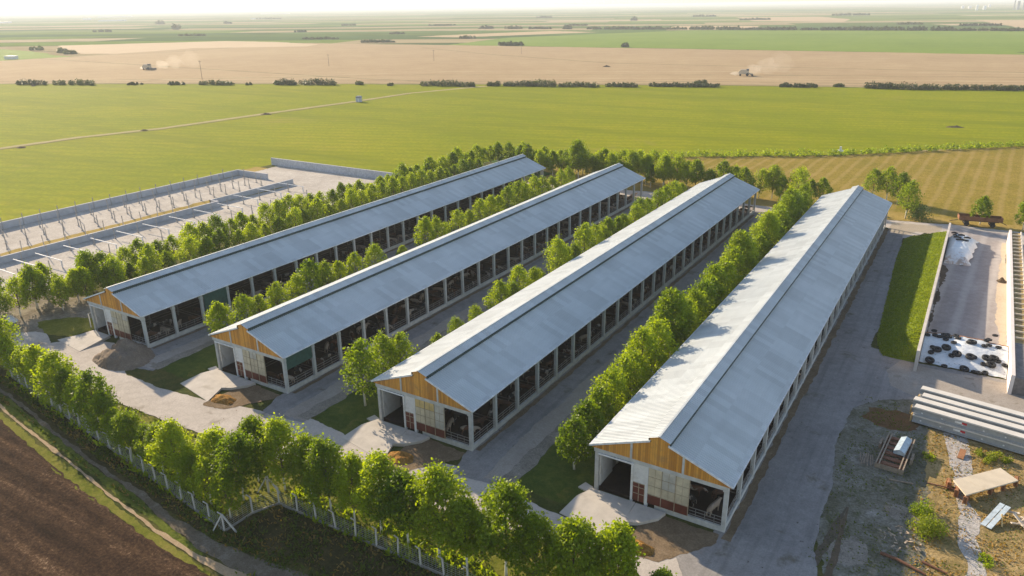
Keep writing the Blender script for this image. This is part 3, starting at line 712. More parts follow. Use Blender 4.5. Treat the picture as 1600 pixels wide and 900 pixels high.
def mound(name, cx, cy, rx, ry, h, mat, label, cat, group=None, rot=0, seed=0, sharp=1.0, base=-.06):
    n = 44; vs = []; fs = []
    for i in range(n+1):
        for j in range(n+1):
            u, v = i/n*2-1, j/n*2-1
            r = math.hypot(u, v)*(1+.28*noise.noise(Vector((math.atan2(v, u)*1.2+seed, seed, 1))))
            z = max(0, 1-r**1.3)**sharp*h
            z *= 1+.55*noise.noise(Vector((u*2.2+seed, v*2.2, seed)))
            z += .10*h*noise.noise(Vector((u*9, v*9, seed)))*(1 if r < 1 else 0)+ .05*h*noise.noise(Vector((u*20, v*20, seed)))*(1 if r < 1 else 0)
            if r >= 1: z = -.1
            x, y = u*rx, v*ry
            vs.append((cx+x*math.cos(rot)-y*math.sin(rot), cy+x*math.sin(rot)+y*math.cos(rot), base+z))
    keep = lambda a: vs[a][2] > base-.09
    for i in range(n):
        for j in range(n):
            q = (i*(n+1)+j, i*(n+1)+j+1, (i+1)*(n+1)+j+1, (i+1)*(n+1)+j)
            if any(keep(a) for a in q): fs.append(q)
    mb = MB().add(vs, fs); o = mb.build(name, mat, smooth=True)
    return tag(o, label, cat, group)
m_soil = groundmat('heaped_soil', [(.15,.115,.085), (.22,.175,.135), (.30,.245,.19)], .4, 2, 7, .5, .8, .1)
m_straw = groundmat('strawy_muck', [(.14,.07,.02), (.30,.16,.045), (.45,.28,.10)], .8, 3, 9, .8, .9, .12)
mound('soil_heap', -85.4, -5.4, 5.0, 3.8, 2.3, m_soil, 'long grey-brown heap of soil in front of the leftmost barn', 'heap', rot=R(-12), seed=2)
mound('soil_heap', -104.5, 3.5, 2.6, 1.6, .6, m_soil, 'low scrubby heap of earth left of the leftmost barn', 'heap', seed=5)
mound('straw_heap', BX[1]-6.0, BY[1]-5.2, 1.9, 1.2, .55, m_straw, 'orange-brown straw heap beside the ramp of the second barn', 'heap', 'straw heaps beside the ramps', seed=7)
mound('straw_heap', BX[2]-6.1, BY[2]-5.0, 1.7, 1.2, .55, m_straw, 'orange-brown straw heap beside the ramp of the third barn', 'heap', 'straw heaps beside the ramps', seed=8)
mound('straw_heap', BX[3]-6.0, BY[3]-6.0, 1.4, 1.0, .5, m_straw, 'orange-brown straw heap beside the ramp of the rightmost barn', 'heap', 'straw heaps beside the ramps', seed=9)

# ================================================================ CATTLE
def skin(name, V, Eg, rad, sub=1, root=0):
    me = bpy.data.meshes.new(name); me.from_pydata(V, Eg, []); o = bpy.data.objects.new(name, me); C.objects.link(o)
    md = o.modifiers.new('s', 'SKIN'); 
    for i, r_ in enumerate(rad):
        r_ = r_ if isinstance(r_, tuple) else (r_, r_); me.skin_vertices[0].data[i].radius = r_; me.skin_vertices[0].data[i].use_root = (i == root)
    md.use_smooth_shade = True
    s = o.modifiers.new('b', 'SUBSURF'); s.levels = sub; s.render_levels = sub
    dg = bpy.context.evaluated_depsgraph_get(); ev = o.evaluated_get(dg); m2 = bpy.data.meshes.new_from_object(ev)
    bpy.data.objects.remove(o); m2.name = name; m2.materials.clear()
    for p in m2.polygons: p.use_smooth = True
    return m2
def cow_mesh(head_dz=0, head_dx=0):
    V = [(-.95,0,1.12),(-.35,0,1.06),(.35,0,1.06),(.75,0,1.14),(1.12,0,1.30+head_dz*.4),(1.38+head_dx,0,1.34+head_dz),(1.72+head_dx,0,1.12+head_dz)]
    Eg = [(i, i+1) for i in range(6)]; rad = [(.27,.28),(.35,.36),(.33,.37),(.26,.32),(.15,.20),(.13,.15),(.085,.09)]
    def chain(root, pts, rr):
        p = root
        for q, r_ in zip(pts, rr): V.append(q); Eg.append((p, len(V)-1)); rad.append((r_, r_)); p = len(V)-1
    for s in (-1, 1):
        chain(0, [(-.92,.20*s,.85),(-.80,.22*s,.62),(-1.02,.22*s,.40),(-.97,.22*s,.06)], [.15,.10,.06,.055])
        chain(3, [(.70,.20*s,.80),(.72,.21*s,.42),(.70,.21*s,.05)], [.12,.065,.055])
        chain(5, [(1.32+head_dx,.26*s,1.40+head_dz)], [.04])
    chain(0, [(-1.20,0,1.15),(-1.27,0,.6),(-1.25,0,.45)], [.035,.025,.04])
    return skin('cow', V, Eg, rad, 1, 1)
def cowmat(name, a, b, th):
    a = tuple(q*.75 for q in a); b = tuple(q*.75 for q in b)
    m, n, l, bs = newmat(name); p = coords(n, l, world=False)
    oi = n.new('ShaderNodeObjectInfo').outputs['Random']
    ad = n.new('ShaderNodeVectorMath'); ad.operation = 'ADD'; l.new(p, ad.inputs[0])
    cb = n.new('ShaderNodeCombineXYZ'); l.new(math_(n, l, 'MULTIPLY', oi, 40), cb.inputs[0]); l.new(cb.outputs[0], ad.inputs[1])
    q = ntex(n, l, ad.outputs[0], 1.1, 2, .5, .3)
    col = mixc(n, l, math_(n, l, 'MULTIPLY', math_(n, l, 'SUBTRACT', q, th), 30, True), a, b)
    l.new(col, bs.inputs['Base Color']); bs.inputs['Roughness'].default_value = .8; return m
cm = [cow_mesh(0, 0), cow_mesh(-.45, .02)]
CK = [('brown and white', cowmat('brown_white_hide', (.15,.06,.028), (.48,.38,.29), .50)), ('cream', cowmat('cream_hide', (.44,.33,.24), (.52,.42,.32), .5)), ('dark brown', cowmat('dark_brown_hide', (.09,.04,.022), (.14,.06,.03), .5)), ('black and white', cowmat('black_white_hide', (.03,.028,.026), (.42,.36,.30), .55))]
cows = {}
for mi, cmesh in enumerate(cm):
    for name, mt in CK:
        c = cmesh.copy(); c.materials.clear(); c.materials.append(mt); cows[(mi, name)] = c
crng = random.Random(11)
firstcow = None
for k, bays in ((0, range(0, 20)), (1, range(0, 24)), (2, range(0, 24)), (3, range(0, 9))):
    for b in bays:
        names = [c[0] for c in CK]; crng.shuffle(names)
        cnt = 4 if (k in (1, 2, 3) and b < 10) else 3
        if k == 3: cnt = 3
        if b == 0: cnt = 4
        for i in range(cnt):
            near = i < 2
            x = -1.0 - crng.random()*.5 - (0 if near else 2.6)
            yy = .22+(BL-.44)*(b+(i % 2)*.45+.12+crng.random()*.25)/24
            o = link('cow', cows[(crng.randint(0, 1), names[i])])
            o.location = (BX[k]-.9+x+ .4, BY[k]+yy+.4, .30)
            o.rotation_euler.z = crng.choice([0, 0, math.pi, 1.3, -1.4, .5, 2.2])+crng.uniform(-.3, .3)
            o.scale = (.86,)*3
            tag(o, '%s cow in the %s bay from the front of the %s' % (names[i], nth(b+1), BNAME[k]), 'cow', 'cattle standing in the open barns')

# ================================================================ TREES
def leaf_cloud(mb, pts, rng, size, spread, per):
    for p, r_ in pts:
        p = Vector(p)
        for _ in range(per):
            d = Vector((rng.gauss(0,1), rng.gauss(0,1), rng.gauss(0,1))); d.normalize(); d *= (rng.random()**.4)*r_*spread*(1+.35*rng.random())
            d.z *= 1.25
            q = p+d; s = size*rng.uniform(.6, 1.25)
            nrm = (d.normalized()*.5+Vector((rng.gauss(0,.7), rng.gauss(0,.7), rng.gauss(0,.7)+.3))).normalized()
            a = nrm.orthogonal().normalized(); a.rotate(Matrix.Rotation(rng.random()*6.28, 3, nrm)); b_ = nrm.cross(a)
            mb.add([q-a*s*.62, q+b_*s*.42-a*s*.05, q+a*s*.70+nrm*s*.1, q-b_*s*.42-a*s*.05], [(0,1,2,3)])
def make_tree(seed, H=7.5, Rc=2.0, size=.27, base=2.1, ncl=46, per=56):
    rng = random.Random(seed); tr = MB(); lf = MB(); pts = []
    lean = Vector((rng.uniform(-.3,.3), rng.uniform(-.3,.3), 0))
    tr.tube([Vector((0,0,-.15)), Vector((0,0,1.0)), lean*.3+Vector((0,0,base)), lean*.7+Vector((0,0,base+(H-base)*.5)), lean+Vector((0,0,H*.9))], [.15,.12,.10,.065,.02], 7)
    peaks = [(rng.uniform(0, 6.28), rng.uniform(.7, 1.0)) for _ in range(3)]
    for i in range(ncl):
        u = ((i+rng.random())/ncl)**.85; ang = i*2.4+rng.uniform(-.6,.6)
        prof = max(.12, math.sin(math.pi*(.10+.86*u)**.80))**.75
        lob = 1+.22*math.cos(3*ang+seed)+.12*math.cos(5*ang+seed*2+u*4)
        r_ = Rc*prof*lob*(rng.uniform(.35,1.0)**.6)
        z = base-.1+(H-base)*(.04+.92*u)
        p = lean*u+Vector((math.cos(ang)*r_, math.sin(ang)*r_, z))
        a = lean*u+Vector((0, 0, max(base*.8, z-r_*rng.uniform(.7,1.2)-.2)))
        if i % 2 == 0: tr.tube([a, a.lerp(p, .5)+Vector((0,0,-.1)), p], [.045,.03,.01], 5)
        pts.append((p, Rc*rng.uniform(.20,.36)))
    for q in range(3): pts.append((lean+Vector((rng.gauss(0,.2), rng.gauss(0,.2), H*(.93+.03*q))), Rc*.16))
    leaf_cloud(lf, pts, rng, size, 1.0, per)
    lf.v = [(x, y, z) for x, y, z in lf.v]
    t = empty('broadleaf_tree'); tr.build('trunk', M['trunk'], t, smooth=True); lf.build('crown', M['leaf'], t)
    return t
protos = [make_tree(100+i, H=[7.4,6.7,8.0,7.1,7.6,6.4][i], Rc=[2.35,2.1,2.5,2.0,2.6,1.9][i], base=[1.9,1.7,2.1,1.8,2.0,1.6][i]) for i in range(6)]
bigs = [make_tree(300+i, H=[9.4,8.9,9.9,9.1][i], Rc=[2.6,2.35,2.75,2.9][i], size=.26, ncl=74, per=80, base=[2.9,3.1,2.7,3.0][i]) for i in range(4)]
used = set()
trng = random.Random(5)
def place(src, x, y, label, group, s=1.0, cat='tree', lean=0):
    o = src if src.name not in used else copy_tree(src); used.add(src.name)
    o.location = (x, y, -.06); o.rotation_euler = (trng.uniform(-.03,.03), trng.uniform(-.03,.03), trng.uniform(0, 6.28)); o.scale = (s*trng.uniform(.95,1.08), s*trng.uniform(.95,1.08), s)
    tag(o, label, cat, group); return o
def row(pts, srcs, rowname, end, group, smin=.85, smax=1.12):
    for i, p in enumerate(pts):
        s = p[2] if len(p) > 2 else trng.uniform(smin, smax)
        place(trng.choice(srcs), p[0]+trng.uniform(-.35,.35), p[1]+trng.uniform(-.35,.35), 'green tree, %s from the %s end of %s' % (nth(i+1), end, rowname), group, s)
# roadside trees in the foreground
fr = [(-62.5-3.05*i+21.4, -22.4+.42*i*(1 if i < 99 else 1)) for i in range(20)]
fr = []
for i in range(22):
    x = -42.5-3.05*i; fr.append((x, -22.3+(x+42.5)/-46.0*5.4*1.0, trng.choice([.60,.72,.82,.92,1.0]) if x < -63 else trng.choice([.50,.58,.66,.76])))
row([p for p in fr if p[0] < -63], protos+protos[2:5], 'the left roadside row', 'right', 'young trees along the boundary fence')
row([p for p in fr if p[0] >= -63], bigs+protos[2:3], 'the roadside stretch left of the fence corner', 'right', 'young trees along the boundary fence', .8, .9)
for x_, y_, s_, lb in ((-43.4,-19.6,.92,'leafy green tree just inside the fence corner, nearest the ploughed field'), (-44.6,-16.6,.88,'tall green tree by the fence corner standing nearest the service road'), (-47.6,-19.4,.8,'green tree filling the gap left of the fence corner')):
    place(bigs[int(-x_) % 4], x_, y_, lb, 'trees at the fence corner', s_*.88)
fr2 = []
x = -41.0
while x < -3:
    fr2.append((x, -16.3+(.9 if x > -15 else 0)+(1.2 if x > -8 else 0), trng.choice([.74,.82,.88,.94,.98]))); x += 3.3
row(fr2, bigs, 'the taller right-hand roadside row', 'left', 'large trees along the boundary fence')
place(bigs[1], -1.0, -14.2, 'short leafy tree low at the right end of the large roadside row', 'large trees along the boundary fence', .62)
place(bigs[2], 2.2, -14.8, 'last small leafy tree at the right end of the large roadside row', 'large trees along the boundary fence', .55)
# rows between the barns
r34 = [(-17.2, y, s) for y, s in zip([2.2,5.4,8.8,12.0,15.5,18.8,22,25.4,28.8,32,35.4,38.6,42,45.4,48.8,52,55.4,58.8,62,65.5,69,72.5,76,79.5,83,86.5,90,93.5,97,100.5,104,107.5,111,114.5,118], [.9,1.0,.95,1.0,.95,.9,1.05,1.1,1.05,1.08,1.1,1.0,1.05,1.0,1.1,1.05,1.1,1.0,1.0,1.05,1.0,1,1.05,1.0,1,1,1.05,1,1,.95,1,1,1,1,.95])]
row(r34, protos+bigs[:1], 'the row left of the rightmost barn', 'near', 'trees beside the rightmost barn')
r23 = [(-45.6,1.6,1.08),(-46.6,6.0,.95),(-45.4,8.6,.85),(-45.2,16,.62),(-46,22,.55),(-45.6,26.5,.60),(-46.4,33.6,.95),(-46,37.4,.7),(-46.4,40.5,.8),(-46,44,.78),(-46.4,47.5,.6),(-46.2,53,1.0),(-46.4,56.2,.9),(-46,60,.75),(-46.3,64,1.0),(-46.2,67.5,.85),(-46,72,.75),(-46.6,75,1.0),(-46.3,78.5,.9),(-46.2,83,.8),(-46,87,.85),(-46.4,91.5,.9),(-46,96,.85),(-46.4,101,.9),(-46.2,106,.95),(-46,111,.9),(-46,115.5,.85)]
row(r23, protos, 'the row between the middle barns', 'near', 'trees between the middle barns')
r12 = [(-77.0,4.6,1.0),(-76.6,9.4,.78),(-76.6,12.4,.8),(-77,15.8,.75),(-76.8,20,.82),(-77.2,23.4,1.0),(-77,26.8,.95),(-76.8,30,.8),(-77,34,.72),(-76.8,38.5,.8),(-77,47,.55),(-77.2,54.5,1.05),(-76.6,58,.9),(-77,62,.7),(-77,66,.8),(-77,70,.8),(-77,74,.85),(-77,78,.9),(-77,82,.85),(-77,86,.9),(-77,90,.95),(-77,94,.9),(-77,98,.95),(-77,102,.9),(-77,107,.85),(-77,112,.8),(-77,117,.8)]
row(r12, protos, 'the row right of the leftmost barn', 'near', 'trees between the left barns')
# double row left of the leftmost barn
ra = [(-109.5+trng.uniform(-.6,.6), -.5+3.75*i if i else -1.0, trng.uniform(.72,.98)) for i in range(33)]
ra = [p for p in ra if p[1] > -3]
row([(p[0]-1.8 if p[1] < 14 else p[0], p[1]+1.5, p[2]) for p in ra], protos, 'the inner row beside the leftmost barn', 'near', 'trees along the leftmost barn')
rb = [(-115.5+trng.uniform(-.6,.6), -8+3.3*i, trng.uniform(.72,1.05)) for i in range(45)]
row(rb, protos, 'the outer row beyond the leftmost barn', 'near', 'outer trees along the leftmost barn')
for i, (x_, y_, s_) in enumerate([(-119,-9.5,1.05), (-121.5,-5.0,1.1), (-116.2,-1.5,1.1), (-112.5,3.6,1.0), (-109,8.5,1.05), (-119.5,2.0,1.15), (-113.8,9.5,1.1), (-118.5,9.0,1.1), (-124,-12,1.1), (-107.6,13.2,1.0)]):
    place(protos[i % 6], x_, y_, 'bushy green tree, %s of the loose group at the left photo edge' % nth(i+1), 'loose group of trees left of the leftmost barn', s_*.85)
# row behind the barns
rf = []; x = -112
i = 0
while x < -14:
    rf.append((x, 132.5+1.6*math.sin(i*1.7)+(4 if x < -100 else 0), trng.uniform(.85,1.15))); x += 3.1; i += 1
row(rf, protos+bigs[:2], 'the row behind the barns', 'left', 'trees behind the barns')
rf = []; x = -104; i = 0
while x < -50:
    rf.append((x, 138.5+1.6*math.sin(i*2.1), trng.uniform(.8,1.1))); x += 4.2; i += 1
row(rf, protos, 'the second row behind the left barns', 'left', 'trees farthest behind the barns')
for (x, y, s, lb) in [(-6.3,146.5,.95,'tree behind the roof peak of the rightmost barn, first of three'), (-2.9,145.8,1.0,'tree behind the rightmost barn, middle one of three in the dry meadow'), (-.2,143,1.0,'tree behind the rightmost barn, right one of three in the dry meadow'),
                   (2.9,129.3,1.05,'lone leafy tree by the far road just right of the rightmost barn'), (17.6,131.2,.98,'lone leafy tree standing behind the rusty brown trailer'), (25.6,130.5,.95,'leafy tree at the right edge beyond the silage bunker')]:
    place(protos[int(abs(x)) % 6], x, y, lb, 'scattered trees at the edge of the dry meadow', s)

def bush(name, x, y, rx, ry, h, mat, label, cat, group=None, size=.3, n=700, seed=0, z0=-.1, lumps=9):
    rng = random.Random(seed*13+5); mb = MB(); pts = []
    for i in range(lumps):
        a = (i+rng.random())/lumps*2-1; b = rng.uniform(-1, 1)
        pts.append((Vector((a*rx*.8, b*ry*.8, h*rng.uniform(.25,.62)*(1-.4*abs(a)))), h*rng.uniform(.35,.55)))
    leaf_cloud(mb, pts, rng, size, 1.0, max(20, n//lumps))
    mb.v = [(a, b, max(0, c)) for a, b, c in mb.v]
    o = mb.build(name, mat); o.location = (x, y, z0); return tag(o, label, cat, group)
bush('round_bush', 5.4, 130.2, 1.7, 1.7, 3.6, M['leaf_dark'], 'round dark green bush beside the far road right of the rightmost barn', 'bush', seed=3, n=1500, size=.28)
bush('yellow_shrub', 16.3, 9.6, 1.3, 1.2, 1.7, M['leaf_yellow'], 'bright yellow-green shrub left of the white gravel path', 'shrub', seed=4, n=2200, size=.16)
bush('green_shrub', 15.5, 12.6, .9, .9, 1.3, M['leaf'], 'green shrub behind the bright yellow-green shrub', 'shrub', seed=5, n=1200, size=.15)
bush('leafy_weeds', 21.3, 26.5, 1.9, 1.3, .9, M['leaf_yellow'], 'patch of yellow-green weeds in front of the stacked beams', 'weeds', seed=6, n=1300, size=.16)
bush('leafy_weeds', 15.4, 23.6, .7, .9, .5, M['leaf_yellow'], 'small patch of weeds left of the gravel path', 'weeds', seed=7, n=500, size=.15)
bush('leafy_weeds', 21.0, 7.8, .6, 1.0, .5, M['leaf'], 'green weeds at the lower right end of the gravel path', 'weeds', seed=8, n=500, size=.15)
# rough hedge between crop and meadow
rng = random.Random(77); mb = MB(); pts = []
for a, b in (((-118,149),(-70,176.2)), ((-70,176.2),(-25.3,202.3)), ((-25.3,202.3),(27.8,249.8)), ((27.8,249.8),(150,300))):
    a = Vector((*a,0)); b = Vector((*b,0)); nn_ = int((b-a).length/1.1)
    for i in range(nn_): pts.append((a.lerp(b, i/nn_)+Vector((rng.gauss(0,.7), rng.gauss(0,.7), .55)), rng.uniform(.6,1.3)))
leaf_cloud(mb, pts, rng, .55, 1.0, 34); mb.v = [(a, b, max(-.1, c)) for a, b, c in mb.v]
tag(mb.build('hedge', M['leaf']), 'long low rough hedge between the green crop and the dry meadow', 'hedge')
# dark clumps along the stubble edge
hed = [(-60,10,129,9),(48,50,131,9),(119,70,131,9),(210,20,131,5),(275,26,131,6),(338,60,131,8),(388,14,131,5),(445,42,131,11),(497,64,131,12),(562,14,131,7),(610,10,132,5),(700,98,133,11),(770,18,133,9),(812,56,133,10),(848,44,133,14),(905,64,134,10),(972,52,134,9),(1068,112,134,8),(1094,16,130,9),(1228,20,134,7),(1258,36,135,8),(1310,16,134,6),(1378,46,137,11),(1425,50,138,12),(1515,120,139,10),(1590,60,139,8),(1680,80,140,9)]
for i, (u, wpx, v, hp) in enumerate(hed):
    c = G(u, v+1); d = (c-CAM).length; m = d/FPX
    o = bush('hedge_clump', 0, 0, wpx*m/2*1.12, 3.2, hp*m*.70, M['leaf_far'], 'dark bushy clump, %s from the left along the stubble edge' % nth(i+1), 'hedge', 'hedge clumps along the stubble edge', size=.7, n=int(400+wpx*26), seed=i, lumps=max(5, int(wpx/2.6)))
    o.location = (c.x, c.y, -.25); o.rotation_euler.z = FA-.08
hrng = random.Random(3); i = 0
far = [(u, 46.5+(.004*(u-1200)), hrng.uniform(14,60), hrng.uniform(2.2,4.2)) for u in range(760, 1640, 42)] + [(590,66,64,2.8),(797,71,42,4.5),(977,73,8,4.5),(97,82,16,4.5),(58,78,20,3),(110,84,12,3),(275,46,12,6),(356,37,10,3),(250,38,16,4),(730,60,30,3),(990,32,8,4.5),(620,53,30,2.2),(470,50,20,2),(160,50,30,2.4),(500,61,70,1.8),(850,28,30,2),(1100,26,40,2),(1330,24,60,2.4),(1180,31,50,2),(690,40,50,1.6),(420,30,50,1.8),(300,56,50,1.8),(1420,38,40,2.0),(1530,40,60,2.2),(545,40,24,2.2),(900,40,40,1.8)]
for u, v, wpx, hp in far:
    c = G(u, v); d = (c-CAM).length; m = d/FPX; i += 1
    o = bush('distant_trees', 0, 0, wpx*m/2, 8, hp*m*1.1, M['leaf_far'], 'low dark distant clump of trees among the far fields, %s in order' % nth(i), 'trees', 'distant tree clumps', size=2.6+d*.0009, n=int(120+wpx*8), seed=60+i, lumps=max(3, int(wpx/2.4)))
    o.location = (c.x, c.y, -.3); o.rotation_euler.z = FA

# weeds: too many to count
TRK = [Vector((*p, 0)) for p in GL('-60,560 0,607 56,650 105,692 139,717 172,742 217,770 264,811 333,856 400,888 520,935')]
def near_track(x, y):
    q = Vector((x, y, 0))
    for a, b in zip(TRK, TRK[1:]):
        t = max(0, min(1, (q-a).dot(b-a)/(b-a).length_squared))
        if (a.lerp(b, t)-q).length < .75: return True
    return False
def weeds(name, polys, n, mat, size, h, label, seed, z=-.08):
    rng = random.Random(seed); mb = MB()
    per = n//len(polys)
    for (x0, x1, ya, yb) in polys:
        for _ in range(per):
            x = rng.uniform(x0, x1); t = rng.random(); y = ya(x)+(yb(x)-ya(x))*t
            if noise.noise(Vector((x*.35, y*.35, seed))) < -.05+rng.uniform(-.25,.25): continue
            if y < -14 and near_track(x, y): continue
            s = size*rng.uniform(.5, 1.4); hh = h*rng.uniform(.3, 1.2)
            a = rng.random()*6.28; dx, dy = math.cos(a)*s, math.sin(a)*s; lx, ly = rng.gauss(0,.6)*hh, rng.gauss(0,.6)*hh
            mb.add([(x-dx*.5,y-dy*.5,z), (x+dx*.5,y+dy*.5,z), (x+dx*.4+lx,y+dy*.4+ly,z+hh), (x-dx*.1+lx,y-dy*.1+ly,z+hh*.9)], [(0,1,2,3)])
    return tag(mb.build(name, mat), label, 'weeds', kind='stuff')
yf = lambda x: -17.9 if x > -40 else -23.6+(x+42)/-46.0*5.4
weeds('weeds', [(-95,-39, lambda x: edgey(x)+2.2, lambda x: yf(x)-.2), (-40,4, lambda x: -27+(x+40)*-.05, lambda x: -18.2), (-95,2, lambda x: yf(x)+.4, lambda x: -13.9 if x < -45 else -12+ (x+45)*.06)], 26000, M['weed'], .22, .28, 'green weeds and rough grass along the boundary fence', 3)
weeds('undergrowth', [(-95,-43, lambda x: yf(x)-.5, lambda x: yf(x)+3.2), (-40,2, lambda x: -18.6, lambda x: -15.2)], 7000, M['leaf'], .30, .55, 'leafy undergrowth below the roadside trees and the fence', 12)
weeds('dry_weeds', [(-95,-39, lambda x: edgey(x)+2.2, lambda x: yf(x)-.2), (-40,4, lambda x: -27, lambda x: -18.2)], 6000, M['weed_dry'], .2, .3, 'dry brown weeds below the boundary fence', 9)
weeds('yard_weeds', [(7.2,15, lambda x: -6, lambda x: 35), (15,30, lambda x: -4, lambda x: 30)], 9000, M['weed'], .15, .12, 'short scattered weeds in the rough yard at the right', 4)
weeds('yard_dry_grass', [(15,32, lambda x: -6, lambda x: 30)], 9000, M['weed_dry'], .18, .15, 'dry yellow grass tufts right of the gravel path', 5)

# ================================================================ FENCE
ft = empty('boundary_fence', (-41,-23.9,0)); tag(ft, 'long fence of pale concrete posts and wire along the roadside trees', 'fence')
fp = []
for i in range(21):
    x = -41.0-2.6*i; fp.append((x, -23.9+(x+41)/-46.0*6.0))
lineA = fp[::-1]
lineB = [(-41.0,-23.9), (-40.9,-20.6), (-39.8,-18.2)]+[(-37.2+2.55*i, -18.2+.02*i) for i in range(15)]
pm = MB().box(-.07, .07, -.07, .07, -.2, 1.9).bar((0,0,1.95), (-.25,-.25,2.3), .1); post0 = None
m_post = plain('pale_fence_post', (.50,.485,.45), .85, 0, .15, 3)
for (x, y) in lineA+lineB[1:]:
    if post0 is None: post0 = pm.build('fence_post', m_post, ft, bevel=.012); o = post0
    else: o = link('fence_post', post0.data, ft)
    o.location = (x+41, y+23.9, -.08); o.rotation_euler = (random.uniform(-.05,.05), random.uniform(-.05,.05), 0)
wm = MB()
for L in (lineA, lineB):
    for (a, b) in zip(L, L[1:]):
        A = Vector((a[0]+41, a[1]+23.9, 0)); Bv = Vector((b[0]+41, b[1]+23.9, 0))
        for z in [.1+.22*q for q in range(7)]: wm.bar(A+Vector((0,0,z)), Bv+Vector((0,0,z)), .018)
        k_ = 6
        for q in range(k_): p = A.lerp(Bv, q/k_); wm.bar(p+Vector((0,0,.05)), p+Vector((0,0,1.65)), .014)
wm.build('wire_mesh', plain('galvanised_wire', (.45,.46,.45), .5, .5), ft)
km = MB()
for L in (lineA, lineB):
    for (a, b) in zip(L, L[1:]): km.bar((a[0]+41,a[1]+23.9,-.03), (b[0]+41,b[1]+23.9,-.03), .22, .20)
km.build('kerb', plain('fence_kerb', (.30,.28,.24), .9), ft)
for (x, y) in ((-42.2,-17.4), (-41.0,-23.9)):
    mb = MB()
    for dx, dy in ((1.1,.5), (-1.0,-.6)): mb.bar((x+41,y+23.9,1.9), (x+41+dx,y+23.9+dy,-.1), .13)
    if y > -20: mb.box(x+41-.09, x+41+.09, y+23.9-.09, y+23.9+.09, -.2, 2.1)
    mb.build('brace_post', m_post, ft)
m_white = plain('white_pipe', (.70,.70,.68), .6)
tag(MB().bar((-10.2,-19.1,-.1), (-10.5,-18.9,2.1), .12).bar((-10.0,-19.1,-.1), (-9.3,-18.8,2.1), .12).build('forked_post', m_white), 'white forked post at the bottom edge below the large trees', 'post')

# ================================================================ SILAGE BUNKER
m_wall = plain('bunker_wall_concrete', (.56,.51,.46), .85, 0, .15, .6, .2, .3, dirt=((.40,.35,.30), .6))
m_wall_lit = plain('sunlit_toned_bunker_wall', (.72,.66,.62), .85, 0, .08, .6, .2, .3)  # wall concrete with its sunlit brightness put into the colour
# left wall with the grass bank behind it
bt = MB().box(11.9, 12.28, 45.6, 117.5, -.1, 3.0)
tag(bt.build('bunker_wall', m_wall), 'long straight concrete bunker wall backed by the grass bank', 'wall')
m_bank = groundmat('bank_grass', [(.10,.14,.012), (.15,.20,.015), (.21,.25,.02)], .3, 1.4, 8, .45, .9, .12)
vs = []; fs = []; n1, n2 = 90, 22
for i in range(n1+1):
    y = 48.5+(115.5-48.5)*i/n1
    endf = min(1, (y-48.5)/6.0, (115.5-y)/4.5); endf = max(0, endf)**.6
    for j in range(n2+1):
        t = j/n2; wd_ = (5.2+2.2*min(1, max(0, (y-47)/50)))*(.75+.25*endf); x = 11.895-wd_*t
        prof = (1-t**1.5)*(1-t*.25)
        hgt = 2.75*prof*endf + .10*noise.noise(Vector((x*.5, y*.5, 2)))*endf*(1-t) + .05*noise.noise(Vector((x*2, y*2, 2)))
        vs.append((x, y, -.10+max(.0, hgt)+.04*endf))
for i in range(n1):
    for j in range(n2):
        a = i*(n2+1)+j; fs.append((a, a+1, a+n2+2, a+n2+1))
bk = MB().add(vs, fs).build('grass_bank', m_bank, smooth=True); tag(bk, kind='structure')
weeds('bank_grass_blades', [(5.4,11, lambda x: 51, lambda x: 118)], 9, M['weed'], .1, .1, 'short grass on the bank', 6) if False else None
rng = random.Random(21); mb = MB()
for _ in range(16000):
    y = rng.uniform(48.7, 115.2); t = rng.random()
    endf = max(0, min(1, (y-48.5)/6.0, (115.5-y)/4.5))**.6; wd_ = (5.2+2.2*min(1, max(0, (y-47)/50)))*(.75+.25*endf); x = 11.85-wd_*t
    z = -.06+2.75*(1-t**1.5)*(1-t*.25)*endf; s = rng.uniform(.08,.22); a = rng.random()*6.28; hh = rng.uniform(.05,.2)
    mb.add([(x-math.cos(a)*s,y-math.sin(a)*s,z), (x+math.cos(a)*s,y+math.sin(a)*s,z), (x+rng.gauss(0,.08),y+rng.gauss(0,.08),z+hh)], [(0,1,2)])
M['bank_blade'] = leafmat('bank_blades', (.13,.19,.014), .45)
tag(mb.build('bank_grass', M['bank_blade']), 'short bright grass growing on the bank beside the bunker', 'grass', kind='stuff')
m_bfl = groundmat('bunker_floor', [(.26,.235,.225), (.33,.30,.29), (.42,.39,.375)], .1, .8, 5, .25, .25, .03, .6, stripe=(R(3), 3.5, (.46,.43,.41), .8))
sheet('bunker_floor', [(12.3,55), (22.6,55), (22.6,126), (11.8,126)], -.044, m_bfl, .1, 1)
sheet('bunker_edge_strip', [(21.6,57), (22.7,57), (22.7,118), (21.9,118), (21.5,100), (21.2,80)], -.038, groundmat('pale_edge_tone', [(.46,.38,.28),(.56,.48,.38)], .3, 1.5, 6, .3), .3, 1)  # pale strip of floor along the right wall
sheet('bunker_edge_strip', [(12.3,57), (12.7,58), (12.8,75), (13.6,94), (12.3,97)], -.036, groundmat('dark_edge_tone', [(.07,.055,.045),(.17,.14,.11)], .3, 1.5, 6, .5), .35, 1)  # dark strip of floor along the left wall
